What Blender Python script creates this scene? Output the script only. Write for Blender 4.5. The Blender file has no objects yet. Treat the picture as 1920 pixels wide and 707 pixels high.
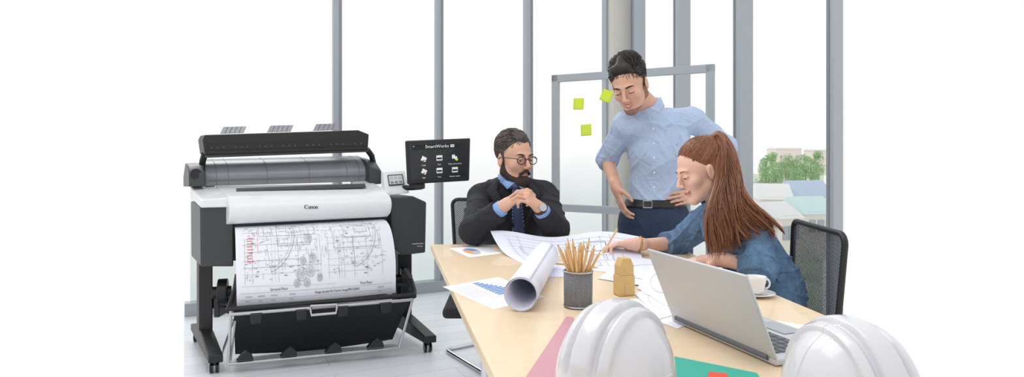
import bpy, math, random
import numpy as np
from mathutils import Vector, Matrix
V=Vector
random.seed(7)
F=1200.;H=1.15;HY=285.
sc=bpy.context.scene
def P(u,v,d): return V(((u-960)/F*d, d, H-(v-HY)/F*d))
def T(u,v,z=.75):
    d=(H-z)*F/(v-HY); return V(((u-960)/F*d,d,z))
def lerp(a,b,t): return a+(b-a)*t
# ---------------------------------------------------------------- materials
def lin(c):
    o=[]
    for x in c:
        x=x/255.
        o.append(x/12.92 if x<.04045 else ((x+.055)/1.055)**2.4)
    return o
def mat(name,col,rough=.5,metal=0,var=.04,scale=30,bump=0,stretch=None,alpha=1,trans=0,sss=0,coat=0,bd=.003,bs=None):
    m=bpy.data.materials.new(name);m.use_nodes=True
    nt=m.node_tree;b=nt.nodes['Principled BSDF']
    c=lin(col)
    tc=nt.nodes.new('ShaderNodeTexCoord');mp=nt.nodes.new('ShaderNodeMapping')
    nt.links.new(tc.outputs['Object'],mp.inputs['Vector'])
    if stretch: mp.inputs['Scale'].default_value=stretch
    n=nt.nodes.new('ShaderNodeTexNoise');n.inputs['Scale'].default_value=scale;n.inputs['Detail'].default_value=4
    nt.links.new(mp.outputs['Vector'],n.inputs['Vector'])
    mx=nt.nodes.new('ShaderNodeMix');mx.data_type='RGBA'
    mx.inputs[6].default_value=[max(0,x*(1-var)) for x in c]+[1]
    mx.inputs[7].default_value=[min(1,x*(1+var)) for x in c]+[1]
    nt.links.new(n.outputs['Fac'],mx.inputs[0]);nt.links.new(mx.outputs[2],b.inputs['Base Color'])
    b.inputs['Roughness'].default_value=rough;b.inputs['Metallic'].default_value=metal
    b.inputs['Alpha'].default_value=alpha
    if trans:b.inputs['Transmission Weight'].default_value=trans
    if coat:b.inputs['Coat Weight'].default_value=coat
    if sss:
        b.inputs['Subsurface Weight'].default_value=sss;b.inputs['Subsurface Radius'].default_value=(.01,.004,.002)
    if bump:
        n2=n
        if bs:
            n2=nt.nodes.new('ShaderNodeTexNoise');n2.inputs['Scale'].default_value=bs;n2.inputs['Distortion'].default_value=1.2;nt.links.new(mp.outputs['Vector'],n2.inputs['Vector'])
        bp=nt.nodes.new('ShaderNodeBump');bp.inputs['Strength'].default_value=bump;bp.inputs['Distance'].default_value=bd
        nt.links.new(n2.outputs['Fac'],bp.inputs['Height']);nt.links.new(bp.outputs['Normal'],b.inputs['Normal'])
    return m
M={}
M['wplastic']=mat('white_plastic',(228,229,232),.35)
M['wplastic2']=mat('white_plastic_satin',(205,207,211),.4)
M['dark']=mat('dark_grey_plastic',(58,59,63),.4)
M['black']=mat('black_plastic',(24,24,27),.45)
M['black2']=mat('black_gloss',(12,12,14),.15)
M['cloth']=mat('black_sling_cloth',(34,34,37),.8,bump=.2,scale=80)
M['smoke']=mat('smoked_plastic',(138,140,147),.28,alpha=.86,var=.1,scale=5)
M['rib']=mat('smoked_plastic_rib',(112,114,121),.3)
M['silver']=mat('brushed_silver',(190,192,196),.3,.9)
M['chrome']=mat('chrome',(215,217,220),.12,1)
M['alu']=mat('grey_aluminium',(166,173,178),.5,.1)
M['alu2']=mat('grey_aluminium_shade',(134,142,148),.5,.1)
M['beige']=mat('beige_plaster',(205,203,196),.8)
M['paper']=mat('white_paper',(238,240,247),.8,var=.01)
M['lilac']=mat('tracing_paper',(228,231,246),.75,var=.02)
M['ink']=mat('grey_ink',(132,136,144),.8)
M['inkl']=mat('light_grey_ink',(184,188,196),.8)
M['inkr']=mat('red_ink',(220,100,94),.8)
M['blue']=mat('blue_print',(96,146,212),.7)
M['orange']=mat('orange_print',(235,160,90),.7)
M['blackink']=mat('black_ink',(20,20,22),.7)
M['whiteink']=mat('white_ink',(240,240,240),.7)
M['wood']=mat('light_maple',(228,205,172),.38,var=.07,scale=9,stretch=(1,6,1),coat=.2)
M['woodedge']=mat('maple_edge',(206,170,122),.5,var=.1,scale=20)
M['pencil']=mat('natural_pencil_wood',(222,184,130),.55,var=.1,scale=40)
M['blockw']=mat('toy_block_wood',(206,172,112),.6,var=.12,scale=30,stretch=(1,1,6))
M['graph']=mat('graphite',(40,40,42),.5)
M['floor']=mat('pale_floor',(206,214,220),.35,var=.04,scale=3)
M['screen']=mat('dark_screen',(34,36,41),.25)
M['lcd']=mat('lcd_panel',(206,214,214),.3)
M['lime']=mat('lime_sticky_note',(214,234,70),.8)
M['pink']=mat('pink_sticky_note',(236,110,160),.8)
M['lapt']=mat('laptop_aluminium',(192,195,200),.45,.25)
M['keys']=mat('laptop_keys',(96,100,106),.6)
M['helm']=mat('white_helmet_shell',(208,208,213),.22,coat=.5,var=.01)
M['teal']=mat('teal_card',(52,170,150),.5)
M['red']=mat('red_card',(225,80,62),.5)
M['rose']=mat('rose_folder',(200,146,158),.4)
M['ceramic']=mat('white_ceramic',(232,230,226),.2,coat=.4)
M['skin1']=mat('skin_tan',(210,164,140),.5,var=.08,scale=25,sss=.08)
M['skin2']=mat('skin_fair',(228,184,162),.5,var=.08,scale=25,sss=.08)
M['stub']=mat('stubbled_skin',(140,106,92),.7,var=.15,scale=200)
M['lip']=mat('lip_tone',(182,112,102),.45)
M['lip2']=mat('lip_tone_rose',(196,98,98),.4)
M['teeth']=mat('teeth_enamel',(236,232,224),.3)
M['hairb']=mat('black_hair',(34,28,27),.5,var=.4,scale=60)
M['hairb2']=mat('black_hair_light',(58,48,45),.45,var=.3,scale=60)
M['hairg']=mat('dark_brown_hair',(60,50,46),.5,var=.4,scale=60)
M['hairg2']=mat('greying_hair',(112,102,98),.5,var=.3,scale=60)
M['beard']=mat('dark_beard',(50,40,37),.8,var=.4,scale=160,bump=.6)
M['auburn']=mat('auburn_hair',(124,76,50),.42,var=.25,scale=60)
M['auburn2']=mat('auburn_hair_light',(158,104,68),.4,var=.25,scale=60)
M['auburn3']=mat('auburn_hair_shade',(98,58,40),.45,var=.25,scale=60)
M['eyew']=mat('eye_white',(226,220,215),.2)
M['iris']=mat('dark_iris',(46,32,26),.2)
M['shirtb']=mat('light_blue_cotton',(176,194,222),.85,var=.05,scale=14,bump=.6,bs=16,bd=.02)
M['shirtd']=mat('blue_cotton',(134,168,218),.85,var=.05,scale=14)
M['suit']=mat('black_wool',(31,32,37),.85,var=.15,scale=200,bump=.5,bs=13,bd=.02)
M['tie']=mat('navy_tie',(52,66,104),.6)
M['tiestripe']=mat('pale_tie_stripe',(180,190,210),.6)
M['jean']=mat('dark_denim',(42,56,82),.85,var=.25,scale=60,bump=.5,bs=18,bd=.015)
M['denim']=mat('blue_denim',(90,120,152),.9,var=.5,scale=30,bump=.9,bs=20,bd=.025)
M['belt']=mat('black_leather',(28,25,25),.4)
M['shoe']=mat('brown_leather',(60,40,32),.4)
M['gold']=mat('gold_metal',(196,150,90),.3,.9)
M['band']=mat('brown_strap',(70,48,38),.6)
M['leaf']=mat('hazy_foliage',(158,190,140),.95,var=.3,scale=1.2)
M['bark']=mat('bark',(150,140,128),.9)
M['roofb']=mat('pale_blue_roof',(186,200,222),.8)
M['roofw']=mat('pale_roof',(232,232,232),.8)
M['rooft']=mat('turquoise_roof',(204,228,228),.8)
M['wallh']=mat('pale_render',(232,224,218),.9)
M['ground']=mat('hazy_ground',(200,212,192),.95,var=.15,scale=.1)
def meshmat(name,col,dens,scale):
    m=bpy.data.materials.new(name);m.use_nodes=True;nt=m.node_tree;b=nt.nodes['Principled BSDF']
    b.inputs['Base Color'].default_value=lin(col)+[1];b.inputs['Roughness'].default_value=.6
    tc=nt.nodes.new('ShaderNodeTexCoord');ck=nt.nodes.new('ShaderNodeTexChecker');ck.inputs['Scale'].default_value=scale
    ck.inputs[1].default_value=(1,1,1,1);ck.inputs[2].default_value=(dens,dens,dens,1)
    nt.links.new(tc.outputs['Object'],ck.inputs['Vector']);nt.links.new(ck.outputs['Color'],b.inputs['Alpha'])
    return m
M['net']=meshmat('chair_netting',(66,68,76),.6,200)
M['wire']=meshmat('steel_wire_mesh',(130,134,140),.25,360)
def glassmat():
    m=bpy.data.materials.new('window_glass');m.use_nodes=True;nt=m.node_tree
    for n in list(nt.nodes): nt.nodes.remove(n)
    o=nt.nodes.new('ShaderNodeOutputMaterial');mx=nt.nodes.new('ShaderNodeMixShader')
    t=nt.nodes.new('ShaderNodeBsdfTransparent');g=nt.nodes.new('ShaderNodeBsdfGlossy');g.inputs['Roughness'].default_value=.05
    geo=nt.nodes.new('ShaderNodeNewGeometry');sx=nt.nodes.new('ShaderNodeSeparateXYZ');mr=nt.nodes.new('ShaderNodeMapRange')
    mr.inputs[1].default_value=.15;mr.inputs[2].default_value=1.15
    mc=nt.nodes.new('ShaderNodeMix');mc.data_type='RGBA';mc.inputs[6].default_value=(.80,.84,.84,1);mc.inputs[7].default_value=(1,1,1,1)  # grey tint low on the panes: frosted look with its reflection painted in
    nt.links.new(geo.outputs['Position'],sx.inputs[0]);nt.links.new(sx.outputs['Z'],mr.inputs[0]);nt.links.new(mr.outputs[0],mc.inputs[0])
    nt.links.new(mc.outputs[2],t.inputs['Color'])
    mx.inputs[0].default_value=.01
    nt.links.new(t.outputs[0],mx.inputs[1]);nt.links.new(g.outputs[0],mx.inputs[2]);nt.links.new(mx.outputs[0],o.inputs['Surface'])
    return m
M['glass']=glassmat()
def floormat():
    m=M['floor'];nt=m.node_tree;b=nt.nodes['Principled BSDF']
    tc=nt.nodes.new('ShaderNodeTexCoord');mp=nt.nodes.new('ShaderNodeMapping');mp.inputs['Rotation'].default_value=(0,0,math.radians(-25))
    br=nt.nodes.new('ShaderNodeTexBrick');br.inputs['Scale'].default_value=1;br.inputs['Brick Width'].default_value=1.2;br.inputs['Row Height'].default_value=.16
    br.inputs['Mortar Size'].default_value=.004
    br.inputs['Color1'].default_value=lin((220,225,230))+[1];br.inputs['Color2'].default_value=lin((229,233,237))+[1];br.inputs['Mortar'].default_value=lin((200,208,214))+[1]
    nt.links.new(tc.outputs['Object'],mp.inputs[0]);nt.links.new(mp.outputs[0],br.inputs[0]);nt.links.new(br.outputs[0],b.inputs['Base Color'])
floormat()
# ---------------------------------------------------------------- mesh builder
_tc={}
def text2d(s,size=1.):
    key=s
    if key not in _tc:
        cu=bpy.data.curves.new('t','FONT');cu.body=s;cu.align_x='CENTER';cu.align_y='CENTER';cu.resolution_u=2
        ob=bpy.data.objects.new('t',cu);sc.collection.objects.link(ob);bpy.context.view_layer.update()
        me=ob.to_mesh();vs=[(p.co.x,p.co.y) for p in me.vertices];fs=[tuple(p.vertices) for p in me.polygons]
        ob.to_mesh_clear();bpy.data.objects.remove(ob);bpy.data.curves.remove(cu)
        _tc[key]=(vs,fs)
    vs,fs=_tc[key]
    return [(x*size,y*size) for x,y in vs],fs
class MB:
    def __init__(s): s.v=[];s.f=[];s.m=[]
    def add(s,vs,fs,m=0):
        o=len(s.v);s.v+=[tuple(p) for p in vs];s.f+=[tuple(i+o for i in f) for f in fs];s.m+=[m]*len(fs);return s
    def hexa(s,p,m=0):
        return s.add(p,[(3,2,1,0),(4,5,6,7),(0,1,5,4),(1,2,6,5),(2,3,7,6),(3,0,4,7)],m)
    def box(s,c,size,R=None,m=0):
        c=V(c);R=R or Matrix.Identity(3);x,y,z=[q/2 for q in size]
        return s.hexa([c+R@V(q) for q in [(-x,-y,-z),(x,-y,-z),(x,y,-z),(-x,y,-z),(-x,-y,z),(x,-y,z),(x,y,z),(-x,y,z)]],m)
    def prism(s,poly,ext,m=0):
        poly=[V(p) for p in poly];n=len(poly);e=V(ext)
        return s.add(poly+[p+e for p in poly],[tuple(range(n))[::-1],tuple(range(n,2*n))]+[(i,(i+1)%n,n+(i+1)%n,n+i) for i in range(n)],m)
    def loft(s,A,B,m=0,caps=True):
        n=len(A);fs=[(i,i+1,n+i+1,n+i) for i in range(n-1)]
        if caps: fs+=[(n-1,0,n,2*n-1),tuple(range(n))[::-1],tuple(range(n,2*n))]
        return s.add(A+B,fs,m)
    def tube(s,path,r,n=8,m=0,closed=False,caps=True):
        path=[V(p) for p in path];N=len(path);rs=r if isinstance(r,(list,tuple)) else [r]*N
        vs=[];up=None
        for i,p in enumerate(path):
            if closed: t=path[(i+1)%N]-path[i-1]
            else: t=path[min(i+1,N-1)]-path[max(i-1,0)]
            t.normalize()
            if up is None:
                a=V((0,0,1)) if abs(t.z)<.9 else V((1,0,0));up=t.cross(a).normalized()
            else:
                up=(up-t*up.dot(t));up.normalize()
            w=t.cross(up)
            for j in range(n):
                a=2*math.pi*j/n;vs.append(p+(up*math.cos(a)+w*math.sin(a))*rs[i])
        fs=[]
        for i in range(N if closed else N-1):
            for j in range(n):
                a=i*n+j;b=i*n+(j+1)%n;c=((i+1)%N)*n+(j+1)%n;d=((i+1)%N)*n+j;fs.append((a,b,c,d))
        if caps and not closed: fs+=[tuple(range(n))[::-1],tuple(range((N-1)*n,N*n))]
        return s.add(vs,fs,m)
    def cyl(s,a,b,r,r2=None,n=20,m=0): return s.tube([a,b],[r,r if r2 is None else r2],n,m)
    def lathe(s,prof,c,R=None,n=32,m=0):
        c=V(c);R=R or Matrix.Identity(3);vs=[]
        for r,z in prof:
            for j in range(n):
                a=2*math.pi*j/n;vs.append(c+R@V((r*math.cos(a),r*math.sin(a),z)))
        k=len(prof)
        fs=[(i*n+j,i*n+(j+1)%n,(i+1)*n+(j+1)%n,(i+1)*n+j) for i in range(k-1) for j in range(n)]
        return s.add(vs,fs,m)
    def surf(s,fn,nu,nv,m=0):
        vs=[fn(i/nu,j/nv) for j in range(nv+1) for i in range(nu+1)]
        fs=[(j*(nu+1)+i,j*(nu+1)+i+1,(j+1)*(nu+1)+i+1,(j+1)*(nu+1)+i) for j in range(nv) for i in range(nu)]
        return s.add(vs,fs,m)
    def ball(s,c,r,R=None,n=14,m=0):
        c=V(c);R=R or Matrix.Identity(3);r=(r,r,r) if isinstance(r,(int,float)) else r
        vs=[];
        for i in range(n+1):
            th=math.pi*i/n
            for j in range(2*n):
                ph=math.pi*j/n
                vs.append(c+R@V((r[0]*math.sin(th)*math.cos(ph),r[1]*math.sin(th)*math.sin(ph),r[2]*math.cos(th))))
        fs=[(i*2*n+j,(i+1)*2*n+j,(i+1)*2*n+(j+1)%(2*n),i*2*n+(j+1)%(2*n)) for i in range(n) for j in range(2*n)]
        return s.add(vs,fs,m)
    def text(s,st,fn,size,cx,cy,m=0):
        vs,fs=text2d(st,size)
        return s.add([fn(cx+x,cy+y) for x,y in vs],fs,m)
    def line(s,fn,pts,w,m=0,sub=1):
        for (a,b) in zip(pts[:-1],pts[1:]):
            dx,dy=b[0]-a[0],b[1]-a[1];L=math.hypot(dx,dy) or 1;nx,ny=-dy/L*w/2,dx/L*w/2
            for k in range(sub):
                t0,t1=k/sub,(k+1)/sub
                x0,y0,x1,y1=a[0]+dx*t0,a[1]+dy*t0,a[0]+dx*t1,a[1]+dy*t1
                s.add([fn(x0+nx,y0+ny),fn(x0-nx,y0-ny),fn(x1-nx,y1-ny),fn(x1+nx,y1+ny)],[(0,1,2,3)],m)
        return s
    def rect(s,fn,x0,y0,x1,y1,m=0): return s.add([fn(x0,y0),fn(x1,y0),fn(x1,y1),fn(x0,y1)],[(0,1,2,3)],m)
    def obj(s,name,mats,parent=None,smooth=35,bevel=0,thick=0,**pr):
        return mkobj(name,s.v,s.f,s.m,mats,parent,smooth,bevel,thick,**pr)
def mkobj(name,v,f,mi,mats,parent=None,smooth=35,bevel=0,thick=0,**pr):
    a=np.array(v,dtype=float);lo=a.min(0);hi=a.max(0);o=np.array([(lo[0]+hi[0])/2,(lo[1]+hi[1])/2,lo[2]])
    me=bpy.data.meshes.new(name);me.from_pydata((a-o).tolist(),[],f if isinstance(f,list) else f.tolist());
    if not isinstance(mats,(list,tuple)): mats=[mats]
    for m in mats: me.materials.append(M[m])
    if mi is not None and len(mats)>1: me.polygons.foreach_set('material_index',mi)
    me.validate();me.update()
    if smooth:
        me.shade_smooth()
        if smooth<180: me.set_sharp_from_angle(angle=math.radians(smooth))
    ob=bpy.data.objects.new(name,me);sc.collection.objects.link(ob);ob.location=o
    if bevel:
        b=ob.modifiers.new('b','BEVEL');b.width=bevel;b.segments=3;b.limit_method='ANGLE';b.angle_limit=math.radians(40);b.harden_normals=False
    if thick:
        t=ob.modifiers.new('s','SOLIDIFY');t.thickness=thick;t.offset=0
    setp(ob,parent,pr);return ob
def setp(ob,parent,pr):
    ob['_w']=list(ob.location)
    if parent is not None:
        ob.parent=parent;ob.matrix_parent_inverse=Matrix.Translation(-V(parent['_w']))
    for k,x in pr.items(): ob[k]=x
def empty(name,loc,**pr):
    ob=bpy.data.objects.new(name,None);sc.collection.objects.link(ob);ob.location=loc;ob.empty_display_size=.1
    setp(ob,None,pr);return ob
# ---------------------------------------------------------------- SDF people
class SDF:
    def __init__(s): s.p=[]
    def cone(s,a,b,ra,rb,k=.02,flat=False,sub=False): s.p.append(('c',np.array(a,float),np.array(b,float),ra,rb,k,flat,sub));return s
    def ell(s,c,r,R=None,k=.02,sub=False):
        R=np.array(R) if R is not None else np.eye(3);s.p.append(('e',np.array(c,float),np.array(r,float),R,k,sub));return s
    def cut(s,c,n): n=np.array(V(n).normalized());s.p.append(('p',np.array(c,float),n));return s
    def build(s,ax,disp=None):
        xs,ys,zs=[a.astype(np.float32) for a in ax]
        G=np.full((len(xs),len(ys),len(zs)),.15,np.float32)
        for q in s.p:
            if q[0]=='p':
                _,c,n=q
                d=(xs[:,None,None]-c[0])*n[0]+(ys[None,:,None]-c[1])*n[1]+(zs[None,None,:]-c[2])*n[2]
                np.maximum(G,d.astype(np.float32),out=G);continue
            if q[0]=='c':
                _,a,b,ra,rb,k,flat,sub=q;rr=max(ra,rb)+k+.03;lo=np.minimum(a,b)-rr;hi=np.maximum(a,b)+rr
            else:
                _,c,r,R,k,sub=q;rr=max(r)+k+.03;lo=c-rr;hi=c+rr
            i0,i1=np.searchsorted(xs,[lo[0],hi[0]]);j0,j1=np.searchsorted(ys,[lo[1],hi[1]]);k0,k1=np.searchsorted(zs,[lo[2],hi[2]])
            if i0>=i1 or j0>=j1 or k0>=k1: continue
            X=xs[i0:i1,None,None];Y=ys[None,j0:j1,None];Z=zs[None,None,k0:k1]
            if q[0]=='c':
                ba=b-a;bb=float(ba@ba) or 1e-9
                px,py,pz=X-a[0],Y-a[1],Z-a[2];t=(px*ba[0]+py*ba[1]+pz*ba[2])/bb;h=np.clip(t,0,1)
                d=np.sqrt((px-h*ba[0])**2+(py-h*ba[1])**2+(pz-h*ba[2])**2)-(ra+(rb-ra)*h)
                if flat: d=np.maximum(d,(t-1)*math.sqrt(bb))
            else:
                px,py,pz=X-c[0],Y-c[1],Z-c[2]
                qx=px*R[0,0]+py*R[1,0]+pz*R[2,0];qy=px*R[0,1]+py*R[1,1]+pz*R[2,1];qz=px*R[0,2]+py*R[1,2]+pz*R[2,2]
                a0=np.sqrt((qx/r[0])**2+(qy/r[1])**2+(qz/r[2])**2);a1=np.sqrt((qx/r[0]**2)**2+(qy/r[1]**2)**2+(qz/r[2]**2)**2)
                d=a0*(a0-1)/np.maximum(a1,1e-5)
            o=G[i0:i1,j0:j1,k0:k1]
            if sub:
                o2=-o;h=np.clip(.5+.5*(d-o2)/k,0,1);res=-(d*(1-h)+o2*h-k*h*(1-h))
            else:
                h=np.clip(.5+.5*(d-o)/k,0,1);res=d*(1-h)+o*h-k*h*(1-h)
            G[i0:i1,j0:j1,k0:k1]=res
        if disp is not None: G+=disp(xs[:,None,None],ys[None,:,None],zs[None,None,:]).astype(np.float32)
        return nets(G,xs,ys,zs)
def nets(G,xs,ys,zs):
    S=G<0;cnt=np.zeros(tuple(n-1 for n in G.shape),np.uint8)
    cor=[(i,j,k) for i in (0,1) for j in (0,1) for k in (0,1)]
    nx,ny,nz=cnt.shape
    for i,j,k in cor: cnt+=S[i:i+nx,j:j+ny,k:k+nz]
    mix=(cnt>0)&(cnt<8);ii=np.argwhere(mix);idx=np.full(mix.shape,-1,np.int32);idx[mix]=np.arange(len(ii))
    C={c:G[ii[:,0]+c[0],ii[:,1]+c[1],ii[:,2]+c[2]] for c in cor}
    acc=np.zeros((len(ii),3));w=np.zeros(len(ii))
    for a in cor:
        for axx in range(3):
            if a[axx]: continue
            b=list(a);b[axx]=1;b=tuple(b);va,vb=C[a],C[b];cr=(va<0)!=(vb<0);t=np.where(cr,va/np.where(cr,va-vb,1),0)
            q=np.repeat(np.array(a,float)[None],len(ii),0);q[:,axx]=t;acc+=q*cr[:,None];w+=cr
    loc=acc/w[:,None]
    A=[xs,ys,zs];vs=np.empty_like(loc)
    for d in range(3):
        i=ii[:,d];vs[:,d]=A[d][i]+(A[d][i+1]-A[d][i])*loc[:,d]
    fs=[]
    for d in range(3):
        o=[q for q in range(3) if q!=d]
        s0=[slice(1,-1)]*3;s1=[slice(1,-1)]*3;s0[d]=slice(0,-1);s1[d]=slice(1,None)
        a=S[tuple(s0)];b=S[tuple(s1)];e=np.argwhere(a!=b);off=np.array([1,1,1]);off[d]=0;e=e+off
        ins=S[e[:,0],e[:,1],e[:,2]]
        def at(u,v):
            c=e.copy();c[:,o[0]]+=u;c[:,o[1]]+=v;return idx[c[:,0],c[:,1],c[:,2]]
        q=np.stack([at(-1,-1),at(0,-1),at(0,0),at(-1,0)],1)
        fl=ins if d!=1 else ~ins
        q[~fl]=q[~fl][:,::-1];fs.append(q)
    return vs,np.concatenate(fs)
def axis(*segs):
    o=[]
    for lo,hi,h in segs: o.append(np.arange(lo,hi-1e-6,h))
    return np.concatenate(o)
def frame(f,up=(0,0,1)):
    f=V(f).normalized();x=f.cross(V(up)).normalized();u=x.cross(f)
    return Matrix((x,f,u)).transposed()
def head(S,c,R,s=1.,female=False):
    L=lambda x,y,z:c+R@V((x,y,z))*s
    e=lambda p,r,k=.015,sub=False:S.ell(L(*p),[q*s for q in r],R,k,sub)
    j=.88 if female else 1
    e((0,-.012,.037),(.075,.094,.083));e((0,.022,-.03),(.059*j,.066,.078),.02)
    for q in (-1,1):
        S.cone(L(q*.050*j,.0,-.055),L(q*.012,.066,-.098),.019*s*j,.018*s,.02)
        e((q*.040*j,.058,-.024),(.02,.021,.02),.02)
        e((q*.031,.094,.004),(.014,.011,.009),.010,True)
        e((q*.031,.0785,.003),(.0135,.012,.0095),.004)
        e((q*.076,-.006,-.008),(.007,.017,.031),.006);e((q*.083,-.002,-.004),(.004,.009,.018),.003,True)
        e((q*.010,.099,-.033),(.0075,.009,.0065),.005)
    e((0,.078,.024),(.043,.013,.011),.014)
    S.cone(L(0,.088,.014),L(0,.110,-.026),.0065*s,.0095*s,.009)
    e((0,.086,-.057),(.022,.010,.0048),.005);e((0,.084,-.068),(.018,.010,.0058),.005)
    e((0,.074,-.1),(.018*j,.016,.015),.012)
def hand(S,w,f,n,sg,curl,thumb=.5,s=1.,spread=.0):
    f=V(f).normalized();n=V(n);n=(n-f*n.dot(f)).normalized();sd=f.cross(n)*sg
    w=V(w);K=[(.029,.086),(.0095,.091),(-.0105,.087),(-.0295,.077)];PH=[(.042,.026,.021),(.046,.029,.022),(.042,.027,.021),(.033,.021,.019)]
    S.cone(w-f*.02*s,w+f*.03*s,.024*s,.024*s,.02)
    for i,(l,fw) in enumerate(K):
        kn=w+(f*fw+sd*l)*s
        S.cone(w+(f*.015+sd*l*.5)*s,kn,.0135*s,.0100*s,.012)
        c=curl[i];th=c*.45;p=kn;r=[.0084,.0078,.0072,.0062] if i<3 else [.0074,.0068,.0062,.0054]
        for q in range(3):
            d=(f*math.cos(th)+n*math.sin(th)+sd*(l*spread*20)).normalized();p2=p+d*PH[i][q]*s
            S.cone(p,p2,r[q]*s,r[q+1]*s,.003);p=p2;th+=c*(1.0 if q==0 else .8)
    p=w+(f*.018+sd*.018)*s
    d1=(f*.55+sd*.7+n*.35).normalized();p2=p+d1*.042*s;S.cone(p,p2,.015*s,.0115*s,.012)
    d2=(f*.8+sd*(.45-.6*thumb)+n*(.3+.6*thumb)).normalized();p3=p2+d2*.032*s;S.cone(p2,p3,.011*s,.0095*s,.006)
    d3=(f*.85+sd*(.2-.8*thumb)+n*(.2+.6*thumb)).normalized();S.cone(p3,p3+d3*.026*s,.0095*s,.0075*s,.004)
def torso(S,B,g,Rt,w=1.,k=.05,D=1.,rs=.05):
    S.ell(B['pel'],(.160*w+g,.118*D+g,.13+g),Rt,k);S.ell(B['wai'],(.130*w+g,.098*D+g,.15),Rt,k);S.ell(B['che'],(.155*w+g,.108*D+g,.165),Rt,k)
    for q in ('shL','shR'): S.cone(lerp(B['nb'],B['che'],.28),B[q],.052+g,rs*w+g,.035)
def arm(S,B,q,g,r0=.05,r1=.041,r2=.027,stop=None,flat=False):
    S.cone(B['sh'+q],B['el'+q],r0+g,r1+g,.025)
    e=B['wr'+q] if stop is None else lerp(B['el'+q],B['wr'+q],stop)
    rr=r2 if stop is None else lerp(r1,r2,stop)
    S.cone(B['el'+q],e,r1+g,rr+g,.02,flat=flat)
def fold(amp,f=30,seed=0):
    def fn(X,Y,Z):
        wx=.6*np.sin(17*Y+13*Z+seed)+.5*np.sin(23*X-9*Z)
        a=1-np.abs(np.sin(f*(X*.55+Z*.75+Y*.2)+2.2*wx+seed))
        b=1-np.abs(np.sin(f*.8*(Z*.8-X*.7+Y*.4)+2.4*wx+2*seed))
        m=.5+.5*np.sin(14*X+17*Z+11*Y+seed)
        return -amp*(a*a*a*m+b*b*b*(1-m)+.2*np.sin(f*.7*X+f*.5*Z))
    return fn
def sobj(name,S,ax,m,parent=None,disp=None,**pr):
    v,f=S.build(ax,disp);return mkobj(name,v,f,None,m,parent,180,**pr)
def facebits(body,c,R,s,hm,lm,sk,brow=1.,look=(0,0),smile=0,lid=.004,teeth=False):
    L=lambda x,y,z:c+R@V((x,y,z))*s
    for q in (-1,1):
        b=MB();b.ball(L(q*.031,.0825,.0010),(.0115*s,.0082*s,.0062*s),R,10,0)
        b.ball(L(q*.031+look[0],.0885,.0005+look[1]),(.0046*s,.0032*s,.0044*s),R,8,1)
        b.obj('eye',['eyew','iris'],body,180)
        b=MB();b.ball(L(q*.031,.0832,.0085-lid),(.0128*s,.0092*s,.0062*s),R,10,0);z=.0085-lid-.0038
        b.tube([L(q*(.031+t*.0125),.0915-.0065*t*t,z-.001*t*t) for t in (-1,-.5,0,.5,1)],.0011*s,6,1);b.obj('eyelid',[sk,'hairb'],body,180)
        b=MB();b.tube([L(q*(.013+t*.038),.0920-.013*t*t,.0215+.006*math.sin(t*2.6)) for t in (0,.25,.5,.75,1)],[.0018*s*brow,.0030*s*brow,.0029*s*brow,.0022*s*brow,.0008*s],6)
        b.obj('eyebrow',[hm],body,180)
    b=MB();g=.002 if teeth else 0
    b.tube([L(t*.024,.0935-.010*t*t,-.0590+g+smile*.006*t*t) for t in (-1,-.6,-.2,0,.2,.6,1)],[.001*s,.0022*s,.0030*s,.0026*s,.0030*s,.0022*s,.001*s],8)
    b.tube([L(t*.021,.0915-.009*t*t,-.0675-g+smile*.007*t*t) for t in (-1,-.5,0,.5,1)],[.001*s,.0032*s,.0040*s,.0032*s,.001*s],8)
    b.obj('lips',[lm],body,180)
    if teeth:
        b=MB();b.tube([L(t*.017,.0925-.009*t*t,-.0628+smile*.006*t*t) for t in (-1,-.5,0,.5,1)],[.0008*s,.0026*s,.003*s,.0026*s,.0008*s],8);b.obj('teeth',['teeth'],body,180)
HC=(0,-.020,.046);HE=(.0785,.0935,.0865)
def onhead(p,k=1.):
    q=V(((p.x-HC[0])/HE[0],(p.y-HC[1])/HE[1],(p.z-HC[2])/HE[2]));q.normalize()
    return V((HC[0]+q.x*HE[0]*k,HC[1]+q.y*HE[1]*k,HC[2]+q.z*HE[2]*k))
def hax(c,r=.16,h=.003): return (axis((c.x-r,c.x+r,h)),axis((c.y-r,c.y+r,h)),axis((c.z-r,c.z+r,h)))
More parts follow.
